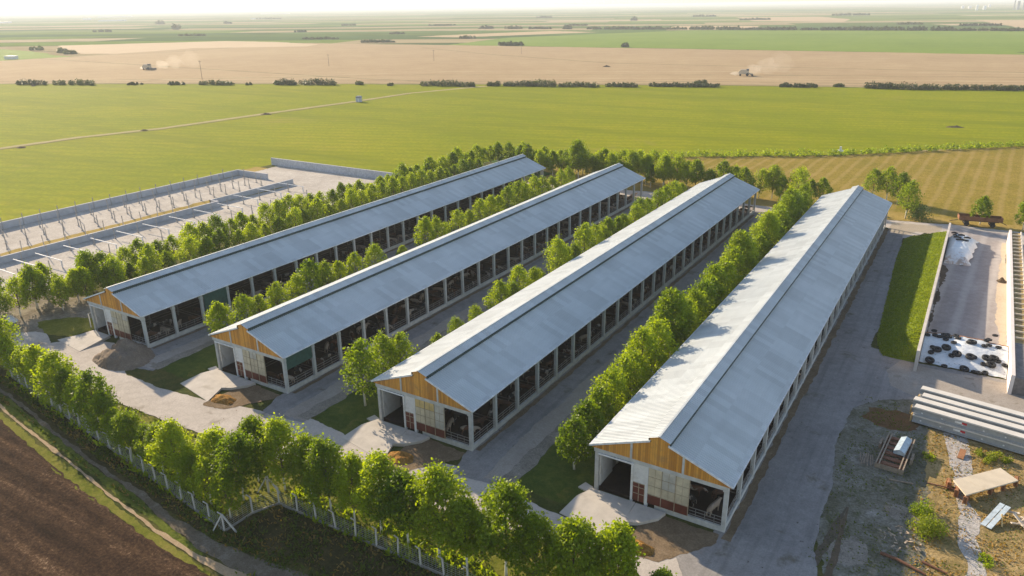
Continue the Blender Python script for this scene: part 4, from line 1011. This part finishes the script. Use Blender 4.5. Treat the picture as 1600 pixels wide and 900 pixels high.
# right wall pair with cross bars
rw = empty('bunker_formwork_wall', (22.8,44.5,0)); tag(rw, 'double pale wall with cross bars like a ladder, right of the silage bunker', 'wall')
MB().box(-.15, .28, 0, 74.5, -.1, 2.6).build('wall_left_face', m_wall_lit, rw)
MB().box(1.80, 2.02, 0, 74.5, -.1, 2.45).build('outer_kerb', m_wall, rw)
m_bar = plain('tan_crossbar', (.66,.56,.42), .8)
b0 = MB().box(.285, 1.795, -.09, .09, 2.3, 2.5).build('crossbar', m_bar, rw)
for i in range(24):
    o = b0 if i == 0 else link('crossbar', b0.data, rw); o.location = (0, 14+2.5*i, 0)
MB().box(.285, 1.795, .3, 12.5, -.09, 2.2).build('infill_slab', plain('grey_infill', (.20,.18,.17), .8, 0, .3), rw)
MB().box(.285, 1.795, 12.6, 74.3, -.09, 2.15).build('earth_fill', plain('brown_fill', (.34,.25,.11), .9, 0, .5, 1.0), rw)
# silage heap, cut face behind, under a white sheet
x0, x1 = 12.30, 22.63
def heap_z(x, y):
    t = (y-49.3)/7.6; s_ = (x-x0)/(x1-x0)
    z = 1.45*max(0, min(1, t*1.55))**.7 * (1-.10*math.cos(s_*math.pi*2)) 
    return -.03+z+.05*noise.noise(Vector((x*.9, y*.9, 4)))+.03*noise.noise(Vector((x*3, y*3, 4)))
st = empty('silage_heap', (x0,49.3,0)); tag(st, 'low silage heap with a ragged brown cut face across the near end of the bunker', 'silage')
vs = []; fs = []; na, nb = 60, 46
def back(x): return 57.3+.5*noise.noise(Vector((x*.6,0,2)))+.25*noise.noise(Vector((x*2,0,5)))
for i in range(na+1):
    x = x0+(x1-x0)*i/na
    for j in range(nb+1):
        y = 49.3+(back(x)+.35-49.3)*j/nb; z = heap_z(x, y)-.03
        vs.append((x-x0, y-49.3, z))
    vs.append((x-x0, back(x)+.8-49.3+.3*noise.noise(Vector((x*3,1,1))), -.08))
for i in range(na):
    for j in range(nb+1):
        a = i*(nb+2)+j; fs.append((a, a+1, a+nb+3, a+nb+2))
MB().add(vs, fs).build('silage_face', groundmat('brown_silage', [(.13,.06,.03),(.26,.13,.07),(.40,.25,.16)], .8, 3, 9, .7, .9, .12), st, smooth=True)
def tarpmat():
    m, n, l, bs = newmat('white_polythene'); p = coords(n, l)
    a = ntex(n, l, p, .5, 4); st_ = ntex(n, l, coords(n, l, (1,3,1), R(30)), 1.5, 5, .7, 1.5)
    col = ramp(n, l, a, [(.3, (.62,.66,.68)), (.7, (.80,.82,.83))])
    col = mixc(n, l, math_(n, l, 'MULTIPLY', math_(n, l, 'SUBTRACT', st_, .575), 9, True), col, (.12,.11,.10))
    l.new(col, bs.inputs['Base Color']); bs.inputs['Roughness'].default_value = .38; bump(n, l, bs, st_, .5, .1); return m
M['tarp'] = tarpmat()
vs = []; fs = []
for i in range(na+1):
    x = x0+.06+(x1-x0-.12)*i/na
    yb = back(x)-.15-.25*abs(noise.noise(Vector((x*1.4,3,3)))); yf_ = 49.15+.15*noise.noise(Vector((x*1.3,7,7)))
    for j in range(nb+1):
        y = yf_+(yb-yf_)*j/nb; vs.append((x, y, heap_z(x, max(49.3, y))+.02+.03*noise.noise(Vector((x*2.2, y*2.2, 8)))))
for i in range(na):
    for j in range(nb):
        a = i*(nb+1)+j; fs.append((a, a+1, a+nb+2, a+nb+1))
tag(MB().add(vs, fs).build('white_sheet', M['tarp'], smooth=True), 'white plastic sheet weighted with old tyres over the near silage heap', 'sheet')
m_tyre = plain('black_tyre', (.022,.023,.026), .75, 0, .3, 4)
def torus(R0, r0, h=1.0):
    mb = MB(); n, m_ = 22, 8; vs = []; fs = []
    for i in range(n):
        for j in range(m_):
            a = i*2*math.pi/n; b = j*2*math.pi/m_; c = math.copysign(abs(math.cos(b))**.6, math.cos(b)); s_ = math.copysign(abs(math.sin(b))**.6, math.sin(b))
            vs.append(((R0+r0*c)*math.cos(a), (R0+r0*c)*math.sin(a), r0*h*s_))
    for i in range(n):
        for j in range(m_): fs.append((i*m_+j, ((i+1) % n)*m_+j, ((i+1) % n)*m_+(j+1) % m_, i*m_+(j+1) % m_))
    return mb.add(vs, fs)
ty = {'large': torus(.42,.19,.95), 'small': torus(.27,.13,.95)}
ty = {k_: v_.build('tyre', m_tyre, smooth=True) for k_, v_ in ty.items()}
px = [(935,240,'s'),(897,262,'s'),(940,265,'s'),(965,272,'s'),(990,262,'s'),(1000,287,'s'),(1020,275,'s'),(1010,262,'s'),(1058,268,'s'),(1045,306,'s'),(1003,333,'L'),(951,343,'L'),(918,356,'s'),(912,397,'L'),(1063,366,'L'),(1139,384,'L'),(1110,431,'L'),(1165,447,'s'),(1188,463,'s'),(1226,457,'s'),(1256,427,'L'),(1230,393,'L'),(1272,392,'L'),(1148,306,'L'),(1243,322,'s'),(1297,334,'s'),(1332,430,'s'),(1218,326,'s'),(1281,478,'s')]
trr = random.Random(4)
px += [(trr.uniform(900,1330), 250+trr.random()*200, 's') for _ in range(14)]
px = [p for p in px if p[1] < 470]
px.sort(); ut = set()
for i, (cu, cv, kd) in enumerate(px):
    u, v = 1200+cu/3.6, 450+cv/3.6; z = 1.2
    for _ in range(6): q = G(u, v, z); z = heap_z(q.x, max(49.4, q.y))
    q = G(u, v, z+.15); kd = 'large' if kd == 'L' else 'small'
    src = ty[kd]; o = src if kd not in ut else src.copy()
    if kd in ut: C.objects.link(o)
    ut.add(kd); e_ = .15
    gx = (heap_z(q.x+e_, q.y)-heap_z(q.x-e_, q.y))/(2*e_); gy = (heap_z(q.x, q.y+e_)-heap_z(q.x, q.y-e_))/(2*e_)
    o.location = (q.x, q.y, heap_z(q.x, q.y)+(.24 if kd == 'large' else .16)); o.rotation_euler = (math.atan(gy)*.8, -math.atan(gx)*.8, random.random())
    tag(o, '%s black tyre on the white sheet, %s tyre from the left' % (kd, nth(i+1)), 'tyre', 'tyres weighing down the white sheet')
# wrapped heap at the far end
vs = []; fs = []
for i in range(41):
    for j in range(41):
        u, v = i/40, j/40; x = 12.5+u*4.6; y = 98+v*18.5
        wx = 1-abs(u-.45)**3*5.5; hh = 2.0*min(1, max(0, wx))*min(1, v*5, (1-v)*6)**.7
        hh += .22*noise.noise(Vector((x*.8, y*.5, 1)))+.10*noise.noise(Vector((x*2.5, y*1.5, 3)))
        e = 1.0*noise.noise(Vector((y*.4, 3, 0)))*u + (v-.5)*1.2*(u)
        vs.append((x+e*.8, y, -.05+max(0, hh)))
for i in range(40):
    for j in range(40):
        a = i*41+j; fs.append((a, a+1, a+42, a+41))
hp = empty('wrapped_heap', (0,0,0)); tag(hp, 'tall heap wrapped in white plastic at the far left of the bunker', 'silage')
def wrapm():
    m, n, l, bs = newmat('dirty_white_wrap'); p = coords(n, l); s = n.new('ShaderNodeSeparateXYZ'); l.new(p, s.inputs[0])
    a = ntex(n, l, p, .9, 5, .7, .6); col = ramp(n, l, a, [(.3,(.62,.66,.68)),(.7,(.82,.84,.86))])
    d = math_(n, l, 'MULTIPLY', math_(n, l, 'SUBTRACT', math_(n, l, 'ADD', a, math_(n, l, 'MULTIPLY', math_(n, l, 'SUBTRACT', 102.5, s.outputs[1]), .05)), .62), 8, True)
    col = mixc(n, l, d, col, (.42,.34,.28)); l.new(col, bs.inputs['Base Color']); bs.inputs['Roughness'].default_value = .4; bump(n, l, bs, a, .5, .3); return m
MB().add(vs, fs).build('wrap', wrapm(), hp, smooth=True)
for i, (x, y, w_, d_) in enumerate([(13.3,113,1.2,.5),(13.9,110.0,1.4,.6),(14.8,108.3,2.2,.7),(14.5,112,1.2,.5),(15.6,110.4,1.2,.4),(13.4,111.4,.8,.7)]):
    MB().tube([(x-w_/2, y, 2.08), (x, y+.1, 2.17), (x+w_/2, y, 2.05)], [.16,.2,.14], 7).build('sandbag', m_tyre, hp, smooth=True)
tag(MB().slab([(14.2,110.2),(16.4,110.2),(16.6,110.6),(14.2,110.6)], -.04, .3).build('plank_edge', M['dark_wood']), 'dark board lying right of the wrapped heap', 'board') if False else None
mound('mud_lump', 21.9, 91.5, .8, 1.0, .7, groundmat('dark_mud', [(.06,.045,.03),(.13,.10,.07)], .5), 'dark lump of mud against the double bunker wall', 'heap', seed=12)
# bales at the right edge
m_bale = groundmat('orange_straw', [(.30,.15,.05), (.48,.28,.11), (.58,.38,.18)], 1.0, 4, 12, .6, .9, .1)
bi = 0
def bale(): 
    return MB().tube([(-.75,0,0),(-.72,0,0),(.72,0,0),(.75,0,0)], [.60,.68,.68,.60], 16).build('straw_bale', m_bale, smooth=False)
bl0 = bale()
for r_ in range(9):
    for z in (0, 1):
        o = bl0 if bi == 0 else bl0.copy()
        if bi: C.objects.link(o)
        bi += 1
        o.location = (26.6+.25*z, 60+r_*4.6+z*.8, .62+1.28*z); o.rotation_euler = (0, 0, random.uniform(-.12,.12))
        tag(o, 'round straw bale, %s from the near end of the %s layer' % (nth(r_+1), ['bottom', 'top'][z]), 'bale', 'straw bales beyond the double wall')

# trailer
tt = empty('farm_trailer', (13.7,129.6,0), R(10)); tag(tt, 'rusty brown flat farm trailer parked on the far road behind the bunker', 'trailer')
m_rust = plain('rusty_brown_paint', (.22,.10,.05), .8, 0, .3, 1.2)
mb = MB().box(-.4, 7.9, -1.2, 1.2, 1.25, 1.40).box(-.4, 7.9, -1.25, -1.17, 1.40, 2.15).box(-.4, 7.9, 1.17, 1.25, 1.40, 2.15).box(-.45, -.37, -1.2, 1.2, 1.40, 2.15).box(7.87, 7.95, -1.2, 1.2, 1.40, 2.15)
for i in range(9): mb.box(.1+i*.93, .2+i*.93, -1.31, -1.25, 1.2, 2.15)
mb.build('cargo_bed', m_rust, tt)
MB().box(0, 7.4, -.5, -.35, .95, 1.24).box(0, 7.4, .35, .5, .95, 1.24).bar((-.4,0,1.0), (-2.0,0,.6), .12).bar((7.9,0,1.0), (9.0,0,.5), .12).build('chassis', plain('dark_chassis', (.05,.04,.035), .8), tt)
wb = MB().tube([(0,-.17,0),(0,.17,0)], .52, 18); w0 = None
for x in (1.2, 6.2):
    for y in (-1.0, 1.0):
        if w0 is None: w0 = wb.build('wheel', m_tyre, tt); o = w0
        else: o = link('wheel', w0.data, tt)
        o.location = (x, y, .46)
    MB().box(x-.45, x+.45, -.8, .8, .45, 1.24).build('axle_bogie', plain('bogie_black', (.04,.035,.03), .8), tt)

# ================================================================ BEAM STACK
m_beam = plain('pale_precast_beam', (.62,.59,.54), .85, 0, .08, .8, .2, .2)
m_web = plain('shade_toned_beam_face', (.34,.35,.35), .85, 0, .15, 1.5, .2, .2)  # same concrete as the flange, shade on its faces painted in
bd = Vector((1, -.155, 0)).normalized(); bp = Vector((-bd.y, bd.x, 0))
rows_ = [('front', 0.0, .55), ('second', 1.9, .55), ('third', 3.45, .25), ('rear', 5.3, -.1)]
base_pt = Vector((13.0, 31.2, 0)); bn = 0
for lay in (0, 1):
    for (nm, off, sh) in rows_:
        t = empty('precast_beam', base_pt+bp*off+bd*(-.55*(0 if nm in ('front','third') else 1)+.1)+Vector((0,0,.12+1.02*lay)), math.atan2(bd.y, bd.x))
        tag(t, 'long pale precast concrete beam, %s one in the %s layer of the stack' % (nm, ['bottom', 'top'][lay]), 'beam', 'precast beams stacked in the yard')
        MB().box(0, 26, -.50, .50, .80, .98).build('top_flange', m_beam, t, bevel=.02)
        MB().prism([(0,0),(0,0)], 0, 0) if False else None
        MB().box(.02, 25.98, -.36, .36, .16, .797).build('web', m_web, t)
        MB().box(0, 26, -.46, .46, 0, .157).build('bottom_flange', m_beam if nm == 'rear' else m_web, t, bevel=.02)
        if nm == 'front':
            mk = MB()
            for i in range(11): mk.box(.8+i*2.1, .98+i*2.1, -.385, -.362, .30, .44)
            mk.build('lifting_insert', m_white, t)
            MB().box(4.3, 5.0, -.385, -.362, .42, .66).build('white_tag', m_white, t)
            MB().box(5.0, 5.5, -.385, -.362, .42, .66).build('red_tag', plain('red_tag', (.5,.03,.04), .6), t)
m_tim = plain('yellow_timber', (.60,.42,.18), .8)
for i, (off, x_) in enumerate(((0, .0), (1.9, -.5), (5.3, -.5))):
    p = base_pt+bp*off+bd*(x_-.12)
    o = MB().bar(p+Vector((0,0,-.1)), p+Vector((0,0,.9)), .14).bar(p+bp*.35+Vector((0,0,-.1)), p+bp*.35+Vector((0,0,.9)), .14).build('timber_prop', m_tim)
    tag(o, 'yellow timber prop at the left end of the %s beam of the stack' % ['front', 'second', 'rear'][i], 'prop', 'timber props under the beam stack')

# formwork rack with a metal box on it
fk = empty('formwork_rack', (12.15,21.8,0), R(-4)); tag(fk, 'rusty formwork rack with long paired timber rails lying in the shaded yard', 'rack')
m_oldw = plain('weathered_timber', (.30,.24,.18), .85, 0, .3, 3); m_rustp = plain('rusty_plate', (.19,.09,.055), .85, 0, .3, 2)
for x in (-1.25, -.95, 1.0, 1.35): MB().box(x-.06, x+.06, -3.6, 3.6, .62, .82).build('rail', m_oldw, fk)
for i in range(6): MB().box(-1.2, 1.25, -3.0+i*1.15, -2.45+i*1.15, .45, .60).build('cross_plate', m_rustp, fk)
for x, y in ((-1.7,2.2), (-1.7,1.5), (1.7,.6), (1.7,-.1)): MB().box(x-.12, x+.12, y-.5, y+.3, -.08, .55).build('side_bracket', m_oldw, fk)
for y in (-3.0, 3.0): MB().box(-1.4, 1.4, y-.1, y+.1, -.08, .44).build('cross_sleeper', m_oldw, fk)
mb = MB().prism([(-.55,0),(.55,0),(.55,.35),(0,.62),(-.55,.35)], -1.7, 1.7); o = mb.build('metal_box', plain('blue_grey_sheet_metal', (.42,.50,.55), .4, .3)); o.location = (12.75,22.7,.83); o.rotation_euler.z = R(-7)
tag(o, 'blue-grey ridged metal box lying on the rusty formwork rack', 'box')
mb = MB(); rng = random.Random(8)
for i in range(9): a = rng.uniform(-.2,.2); x = 9.1+i*.16; mb.bar((x,18.3+rng.random(),.02+.04*(i % 3)), (x-.1+a,20.9-rng.random()*.4,.1+.05*(i % 3)), .10, .05)
tag(mb.build('board_pile', m_oldw), 'small pile of old narrow boards left of the formwork rack', 'boards')
tag(MB().bar((12.2,17.0,.0), (14.4,17.3,.05), .10).build('timber_batten', m_oldw), 'single thin batten on the ground below the formwork rack', 'batten')

# slab on rusty blocks
sb = [(G(1489,751,.8)), (G(1509,775,.8)), (G(1591,752,.8)), (G(1563,732,.8))]
t = MB().slab([(p.x, p.y) for p in sb], .76, .90).build('work_slab', plain('stained_pale_slab', (.58,.50,.38), .85, 0, .12, .7, .2, .2, dirt=((.42,.30,.12), .60)), bevel=.015)
tag(t, 'pale stained slab resting like a table on rust-coloured blocks', 'slab')
m_blk = plain('rust_block', (.36,.17,.08), .85, 0, .25, 2)
bpos = [(sb[0]+Vector((-.3,.0,0)), .5), (sb[0].lerp(sb[1], .5)+Vector((-.15,0,0)), .3), (sb[1]+Vector((.1,.3,0)), .2), (sb[1].lerp(sb[2], .45)+Vector((.2,.9,0)), .1), (sb[1].lerp(sb[2], .68)+Vector((.2,.9,0)), .4), (sb[2]+Vector((-.1,.7,0)), .3)]
for i, (p, a) in enumerate(bpos):
    o = MB().box(-.42, .42, -.12, .12, -.06, .75).box(-.42, -.28, -.20, .20, -.05, .72).box(.28, .42, -.20, .20, -.05, .72).build('rust_block', m_blk, bevel=.01); o.location = (p.x, p.y, 0); o.rotation_euler.z = a+1.2
    tag(o, 'rust-coloured upright block, %s from the left under the pale slab' % nth(i+1), 'block', 'rust-coloured blocks under the slab')
tag(MB().bar((15.6,18.3,.0), (18.6,18.1,.25), .10).build('timber_batten', m_rustp), 'thin reddish batten on the dry grass left of the slab', 'batten')
tag(MB().bar((18.3,25.0,.0), (18.5,26.6,.3), .6, .14).build('rusty_board', m_blk), 'small rusty board lying on the white gravel path', 'board')
m_pl = plain('pale_blue_plank', (.50,.58,.62), .5, .1)
pr = empty('plank_pair', (21.6,14.9,0), R(-22)); tag(pr, 'two pale blue planks propped side by side on a short timber', 'planks')
for x in (-.26, .26): MB().bar((x,-1.9,.10), (x,2.0,.75), .44, .07).build('plank', m_pl, pr)
MB().bar((.9,-.6,.0), (.35,.5,.60), .12).build('prop', m_tim, pr)
rng = random.Random(14); mb = MB()
for i in range(16):
    a = rng.random()*6.28; c = Vector((24.4+rng.gauss(0,.7), 15.4+rng.gauss(0,.6), .15+rng.random()*.4)); d = Vector((math.cos(a), math.sin(a), rng.uniform(-.4,.6)))*rng.uniform(.4,1.0)
    mb.bar(c-d, c+d, rng.uniform(.1,.28), .1)
tag(mb.build('broken_wood_pile', plain('bleached_wood', (.58,.50,.40), .85)), 'pile of bleached broken wood at the right edge beside the planks', 'wood pile')
rng = random.Random(15); mb = MB()
for i in range(34):
    a = rng.random()*6.28; c = Vector((14.6+rng.gauss(0,.8), 7.2+rng.gauss(0,1.0), rng.random()*.3)); d = Vector((math.cos(a), math.sin(a), rng.uniform(-.2,.5)))*rng.uniform(.06,.26)
    mb.bar(c-d, c+d, rng.uniform(.04,.16), .07)
tag(mb.build('rubble_pile', plain('pale_rubble', (.40,.32,.24), .9, 0, .4, 3)), 'scattered rubble and sticks left of the yellow-green shrub', 'rubble')
mb = MB().tube([(12.9,4.3,.05),(14.3,4.0,.12),(16.6,3.2,.1)], [.16,.14,.10], 7).tube([(16.2,4.9,.05),(18.2,4.2,.15)], [.12,.08], 7)
tag(mb.build('fallen_log', m_rustp), 'thin fallen brown log near the bottom right corner', 'log')

# ================================================================ BUILDING SITE (left)
m_sw = plain('grey_block_wall', (.46,.46,.48), .9, 0, .12, .8)
tag(MB().box(-174.6, -174.2, -45, 88.5, -.1, 1.55).box(-174.6, -161.5, 88.5, 88.9, -.1, 1.55).build('site_wall', m_sw), 'long grey wall around the left building site, turning at its far corner', 'wall')
o = MB().box(0, 55, -.2, .2, -.1, 2.2).build('site_wall', plain('light_grey_wall', (.46,.47,.50), .9)); o.location = (-177.5,104.6,0); tag(o, 'separate lighter grey wall at the far end of the building site', 'wall')
tag(MB().box(-147.7, -147.3, -40, 60, -.1, 1.3).box(-150.6, -150.2, 60, 88, -.1, 1.3).box(-150.6, -147.3, 60, 60.3, -.1, 1.297).build('low_wall', m_sw), 'low grey foundation wall crossed by white beams in the building site', 'wall')
m_sp = plain('dull_site_post', (.36,.335,.31), .8)
sp0 = None
for rn, x, n0, n1_, dy, h in (('wall-side', -168.5, 6, 86, 4.2, 2.8), ('ditch-side', -143.6, 0, 84, 5.0, 2.4), ('outer', -173.4, 8, 86, 4.4, 2.9), ('second', -161.0, 8, 86, 4.0, 2.8), ('third', -156.6, 6, 86, 4.0, 2.8), ('inner', -149.6, -4, 56, 4.4, 3.0), ('near', -132.6, -2, 80, 6.0, 2.6)):
    y = n0; i = 0
    while y < n1_:
        i += 1
        if sp0 is None:
            sp0 = MB().box(-.065, .065, -.065, .065, -.15, 3.3).box(-.16, .16, -.16, .16, -.1, .18).bar((.1,0,1.5), (.75,-.2,-.1), .07).box(-.14, .14, -.05, .05, 3.0, 3.12).build('site_post', m_sp); o = sp0
        else: o = sp0.copy(); C.objects.link(o)
        o.location = (x+random.uniform(-.15,.15), y+random.uniform(-.3,.3), -.05); o.rotation_euler = (random.uniform(-.05,.05), random.uniform(-.05,.05), random.choice([0, math.pi]) if rn != 'outer' else 0); o.scale = (1, 1, h/3.3)
        tag(o, 'slim post, %s from the near end of the %s row on the site' % (nth(i), rn), 'post', 'upright posts of the building site')
        y += dy
wb0 = None; i = 0
for y in [-2, 4, 8.5, 12.8, 18.6, 24.5, 30.5, 37, 44, 51, 58, 66, 74, 82]:
    i += 1
    if wb0 is None: wb0 = MB().box(-3.2, 6.4, -.07, .07, 1.36, 1.50).box(6.0, 6.2, -.1, .1, -.1, 1.315).build('white_beam', plain('white_beam', (.70,.70,.70), .7)); o = wb0
    else: o = wb0.copy(); C.objects.link(o)
    o.location = (-139.5-(3.5 if y > 60 else 0)-y*.04, y, 0); o.rotation_euler.z = random.uniform(-.02,.02)
    tag(o, 'thin white beam, %s from the near end across the low foundation wall' % nth(i), 'beam', 'white beams across the building site')
# sacks and small post by the leftmost barn
bush_m = plain('white_sack', (.66,.66,.68), .6)
mound('white_sack', -114.2, -6.6, 1.2, .9, 1.1, bush_m, 'white sack lying at the left edge beside the roadside trees', 'sack', seed=31)
o = MB().bar((0,0,-.1), (0,0,2.3), .13).bar((-.25,0,2.2), (.5,.1,2.5), .1).build('short_post', m_post); o.location = (-100.3,-1.6,0); tag(o, 'short pale post with a crosspiece left of the leftmost barn', 'post')
o = MB().tube([(0,0,0),(0,0,1.1)], .4, 12).build('red_drum', plain('red_drum_paint', (.55,.08,.03), .6)); o.location = (-86.6,115.8,.30); tag(o, 'small red drum at the far end of the leftmost barn', 'drum')

# ================================================================ FIELD OBJECTS
hc = G(561,158.5)
ht = empty('field_hut', (hc.x,hc.y,-.2), .5); tag(ht, 'small blue-grey hut standing alone beside the track across the green crop', 'hut')
MB().box(-1.4, 1.4, -1.2, 1.2, 0, 2.2).build('wall', plain('hut_wall', (.40,.43,.52), .7), ht)
MB().prism([(-1.6,2.2),(1.6,2.2),(1.0,3.0),(-1.0,3.0)], -1.4, 1.4).build('roof', plain('hut_roof', (.20,.22,.30), .6), ht)
MB().box(-.4, .4, -1.26, -1.21, .1, 1.8).build('door', plain('hut_door', (.62,.62,.66), .6), ht)
m_pole = plain('old_pole', (.16,.13,.11), .9)
for i, (u, v, hpx) in enumerate([(316,124,26),(514,103,17),(678,95,16),(815,84,16)]):
    c = G(u, v); d = (c-CAM).length/FPX; h = hpx*d
    o = MB().tube([(0,0,-.3),(0,0,h)], [.16,.11], 6).bar((-1.2,0,h-.8), (1.2,0,h-.8), .18).build('utility_pole', m_pole); o.location = (c.x, c.y, -.2); o.rotation_euler.z = FA
    tag(o, 'thin wooden utility pole in the stubble, %s from the left' % nth(i+1), 'pole', 'utility poles in the stubble')
cv0 = None
m_hv = plain('dusty_harvester_paint', (.52,.44,.33), .8)
for i, (u, v, rz, lb) in enumerate(((231,108.5,FA,'left'), (1163,118,FA,'right'))):
    c = G(u, v)
    if cv0 is None:
        cv0 = empty('combine_harvester'); cv = cv0
        MB().prism([(-3.6,1.3),(2.6,1.1),(2.6,3.2),(1.4,3.5),(-3.0,3.5),(-3.8,2.6)], -1.4, 1.4).build('body', m_hv, cv)
        MB().box(1.0, 2.6, -1.0, 1.0, 3.3, 4.4).build('cab', plain('cab_glass', (.10,.11,.12), .3), cv)
        MB().prism([(4.2,.1),(5.6,.1),(5.3,1.2),(4.2,1.4)], -3.2, 3.2).build('header', plain('header_dark', (.12,.10,.08), .8), cv)
        MB().bar((2.4,0,1.8), (4.4,0,.9), 1.0, .7).build('feeder', m_hv, cv)
        MB().box(-2.6, .8, -1.2, 1.2, 3.52, 4.1).build('grain_tank', m_hv, cv)
        for x, r_, w_ in ((1.8,.95,1.5), (-2.6,.6,1.3)):
            for s in (-1, 1): MB().tube([(x,s*w_-.3,r_),(x,s*w_+.3,r_)], r_, 14).build('wheel', m_tyre, cv)
    else: cv = copy_tree(cv0)
    cv.location = (c.x, c.y, -.25); cv.rotation_euler.z = rz-.1
    sc_ = 1.1 if i == 0 else 1.05; cv.scale = (sc_,)*3
    tag(cv, 'dusty combine harvester working in the tan stubble, the %s one of the two' % lb, 'harvester', 'combine harvesters at work')
    # dust trail
    md = bpy.data.materials.new('dust'); md.use_nodes = True; dn = md.node_tree; dn.nodes.clear(); do = dn.nodes.new('ShaderNodeOutputMaterial'); dv = dn.nodes.new('ShaderNodeVolumePrincipled')
    dv.inputs['Color'].default_value = (.95,.88,.78,1); dv.inputs['Density'].default_value = .12; dv.inputs['Anisotropy'].default_value = .3; dn.links.new(dv.outputs[0], do.inputs['Volume'])
    for (dx, dy, rx_, ry_, rz_, dens) in ((-6.5,0,3.2,2,1.3,.16), (3,12,5,5,3.6,.03), (9,20,8,7,5.5,.012), (16,32,9,8,7,.006)):
        mm = md.copy(); mm.node_tree.nodes['Principled Volume'].inputs['Density'].default_value = dens
        me = bpy.data.meshes.new('dust'); bm = bmesh.new(); bmesh.ops.create_icosphere(bm, subdivisions=3, radius=1)
        for vv in bm.verts: vv.co *= 1+.45*noise.noise(vv.co*1.7+Vector((dx,dy,0))); vv.co = Vector((vv.co.x*rx_, vv.co.y*ry_, vv.co.z*rz_))
        bm.to_mesh(me); bm.free(); me.materials.append(mm); o = link('dust_cloud', me); o.location = (c.x+dx, c.y+dy, rz_*.9)
        tag(o, kind='stuff', label='pale dust drifting from the %s combine harvester' % lb, cat='dust')
for i, (u, v, rx_, h, lb) in enumerate([(416,178,4.0,.9,'dark heap beside the track across the green crop'), (225,203,2.2,.6,'small dark heap on the track left of the middle'), (33,230,2.5,.6,'small dark heap on the track at the far left'), (1492,198,4.5,.8,'dark heap in the green crop at the upper right'), (948,104,4.5,1.5,'dark lump on the stubble above the middle of the photo'), (52,134,2.5,1.2,'tiny dark lump in the crop near the far left hedge')]):
    c = G(u, v); mound('dark_heap', c.x, c.y, rx_*.75, 1.3, h*.8, m_dirt, lb, 'heap', seed=40+i, rot=FA, base=-.22)
c = G(1313,236); o = MB().box(-.3,.3,-.3,.3,0,1.7).box(-.9,.9,-.6,.6,0,.5).build('white_marker', m_white); o.location = (c.x, c.y, -.2); tag(o, 'small white marker post at the edge of the green crop', 'post')
c = G(18,92); o = MB().box(-6,6,-3,3,0,2.6).prism([(-6.3,2.6),(6.3,2.6),(5.8,3.4),(-5.8,3.4)], -3.2, 3.2).build('white_shed', m_white); o.location = (c.x, c.y, -.2); o.rotation_euler.z = FA; tag(o, 'tiny white shed at the far left beside the green field', 'shed')
# greenhouses, tanks and towers near the horizon
m_gh = plain('pale_greenhouse', (.72,.74,.76), .4)
for i, (u, v, wp, hpx) in enumerate([(176,33,34,1.6),(180,27,44,1.4),(6,36,16,1.6),(136,31,8,2),(404,30,20,1.3),(430,22,40,1.2)]):
    c = G(u, v); d = (c-CAM).length/FPX; W_ = wp*d; H_ = hpx*d
    o = MB().prism([(-W_/2,0),(W_/2,0),(W_/2,H_*.7),(W_/2-H_*.4,H_),(-W_/2+H_*.4,H_),(-W_/2,H_*.7)], -15, 15).build('greenhouse', m_gh); o.location = (c.x, c.y, -.3); o.rotation_euler.z = math.atan2(rgt.y, rgt.x)
    tag(o, 'long low white greenhouse near the horizon, %s of the distant ones' % nth(i+1), 'greenhouse', 'distant greenhouses')
for i, (u, v, wp, hpx) in enumerate([(1504,11,4,2.5),(1515,11,4,2.5),(1526,14,3,6),(1538,13,4,4),(1546,9,3,3)]):
    c = G(u, v+2); d = (c-CAM).length/FPX; r_ = wp*d/2; h = min(40, hpx*d)
    o = MB().tube([(0,0,0),(0,0,h),(0,0,h+r_*.4)], [r_,r_,r_*.3], 14).build('storage_tank', m_gh); o.location = (c.x, c.y, -.3); tag(o, 'white storage tank near the right horizon, %s from the left' % nth(i+1), 'tank', 'distant storage tanks')
for i, (u, hpx, wp) in enumerate([(1584,11,1.6),(1590,10,3.5),(1598,11,1.4)]):
    c = G(u, 15); d = (c-CAM).length/FPX; r_ = wp*d/2; h = min(46, hpx*d)
    o = MB().tube([(0,0,0),(0,0,h*.5),(0,0,h)], [r_*1.1,r_,r_*.9], 10).build('tower', plain('grey_tower', (.30,.31,.35), .8)); o.location = (c.x, c.y, -.3); tag(o, 'grey industrial tower at the right horizon, %s from the left' % nth(i+1), 'tower', 'distant industrial towers')
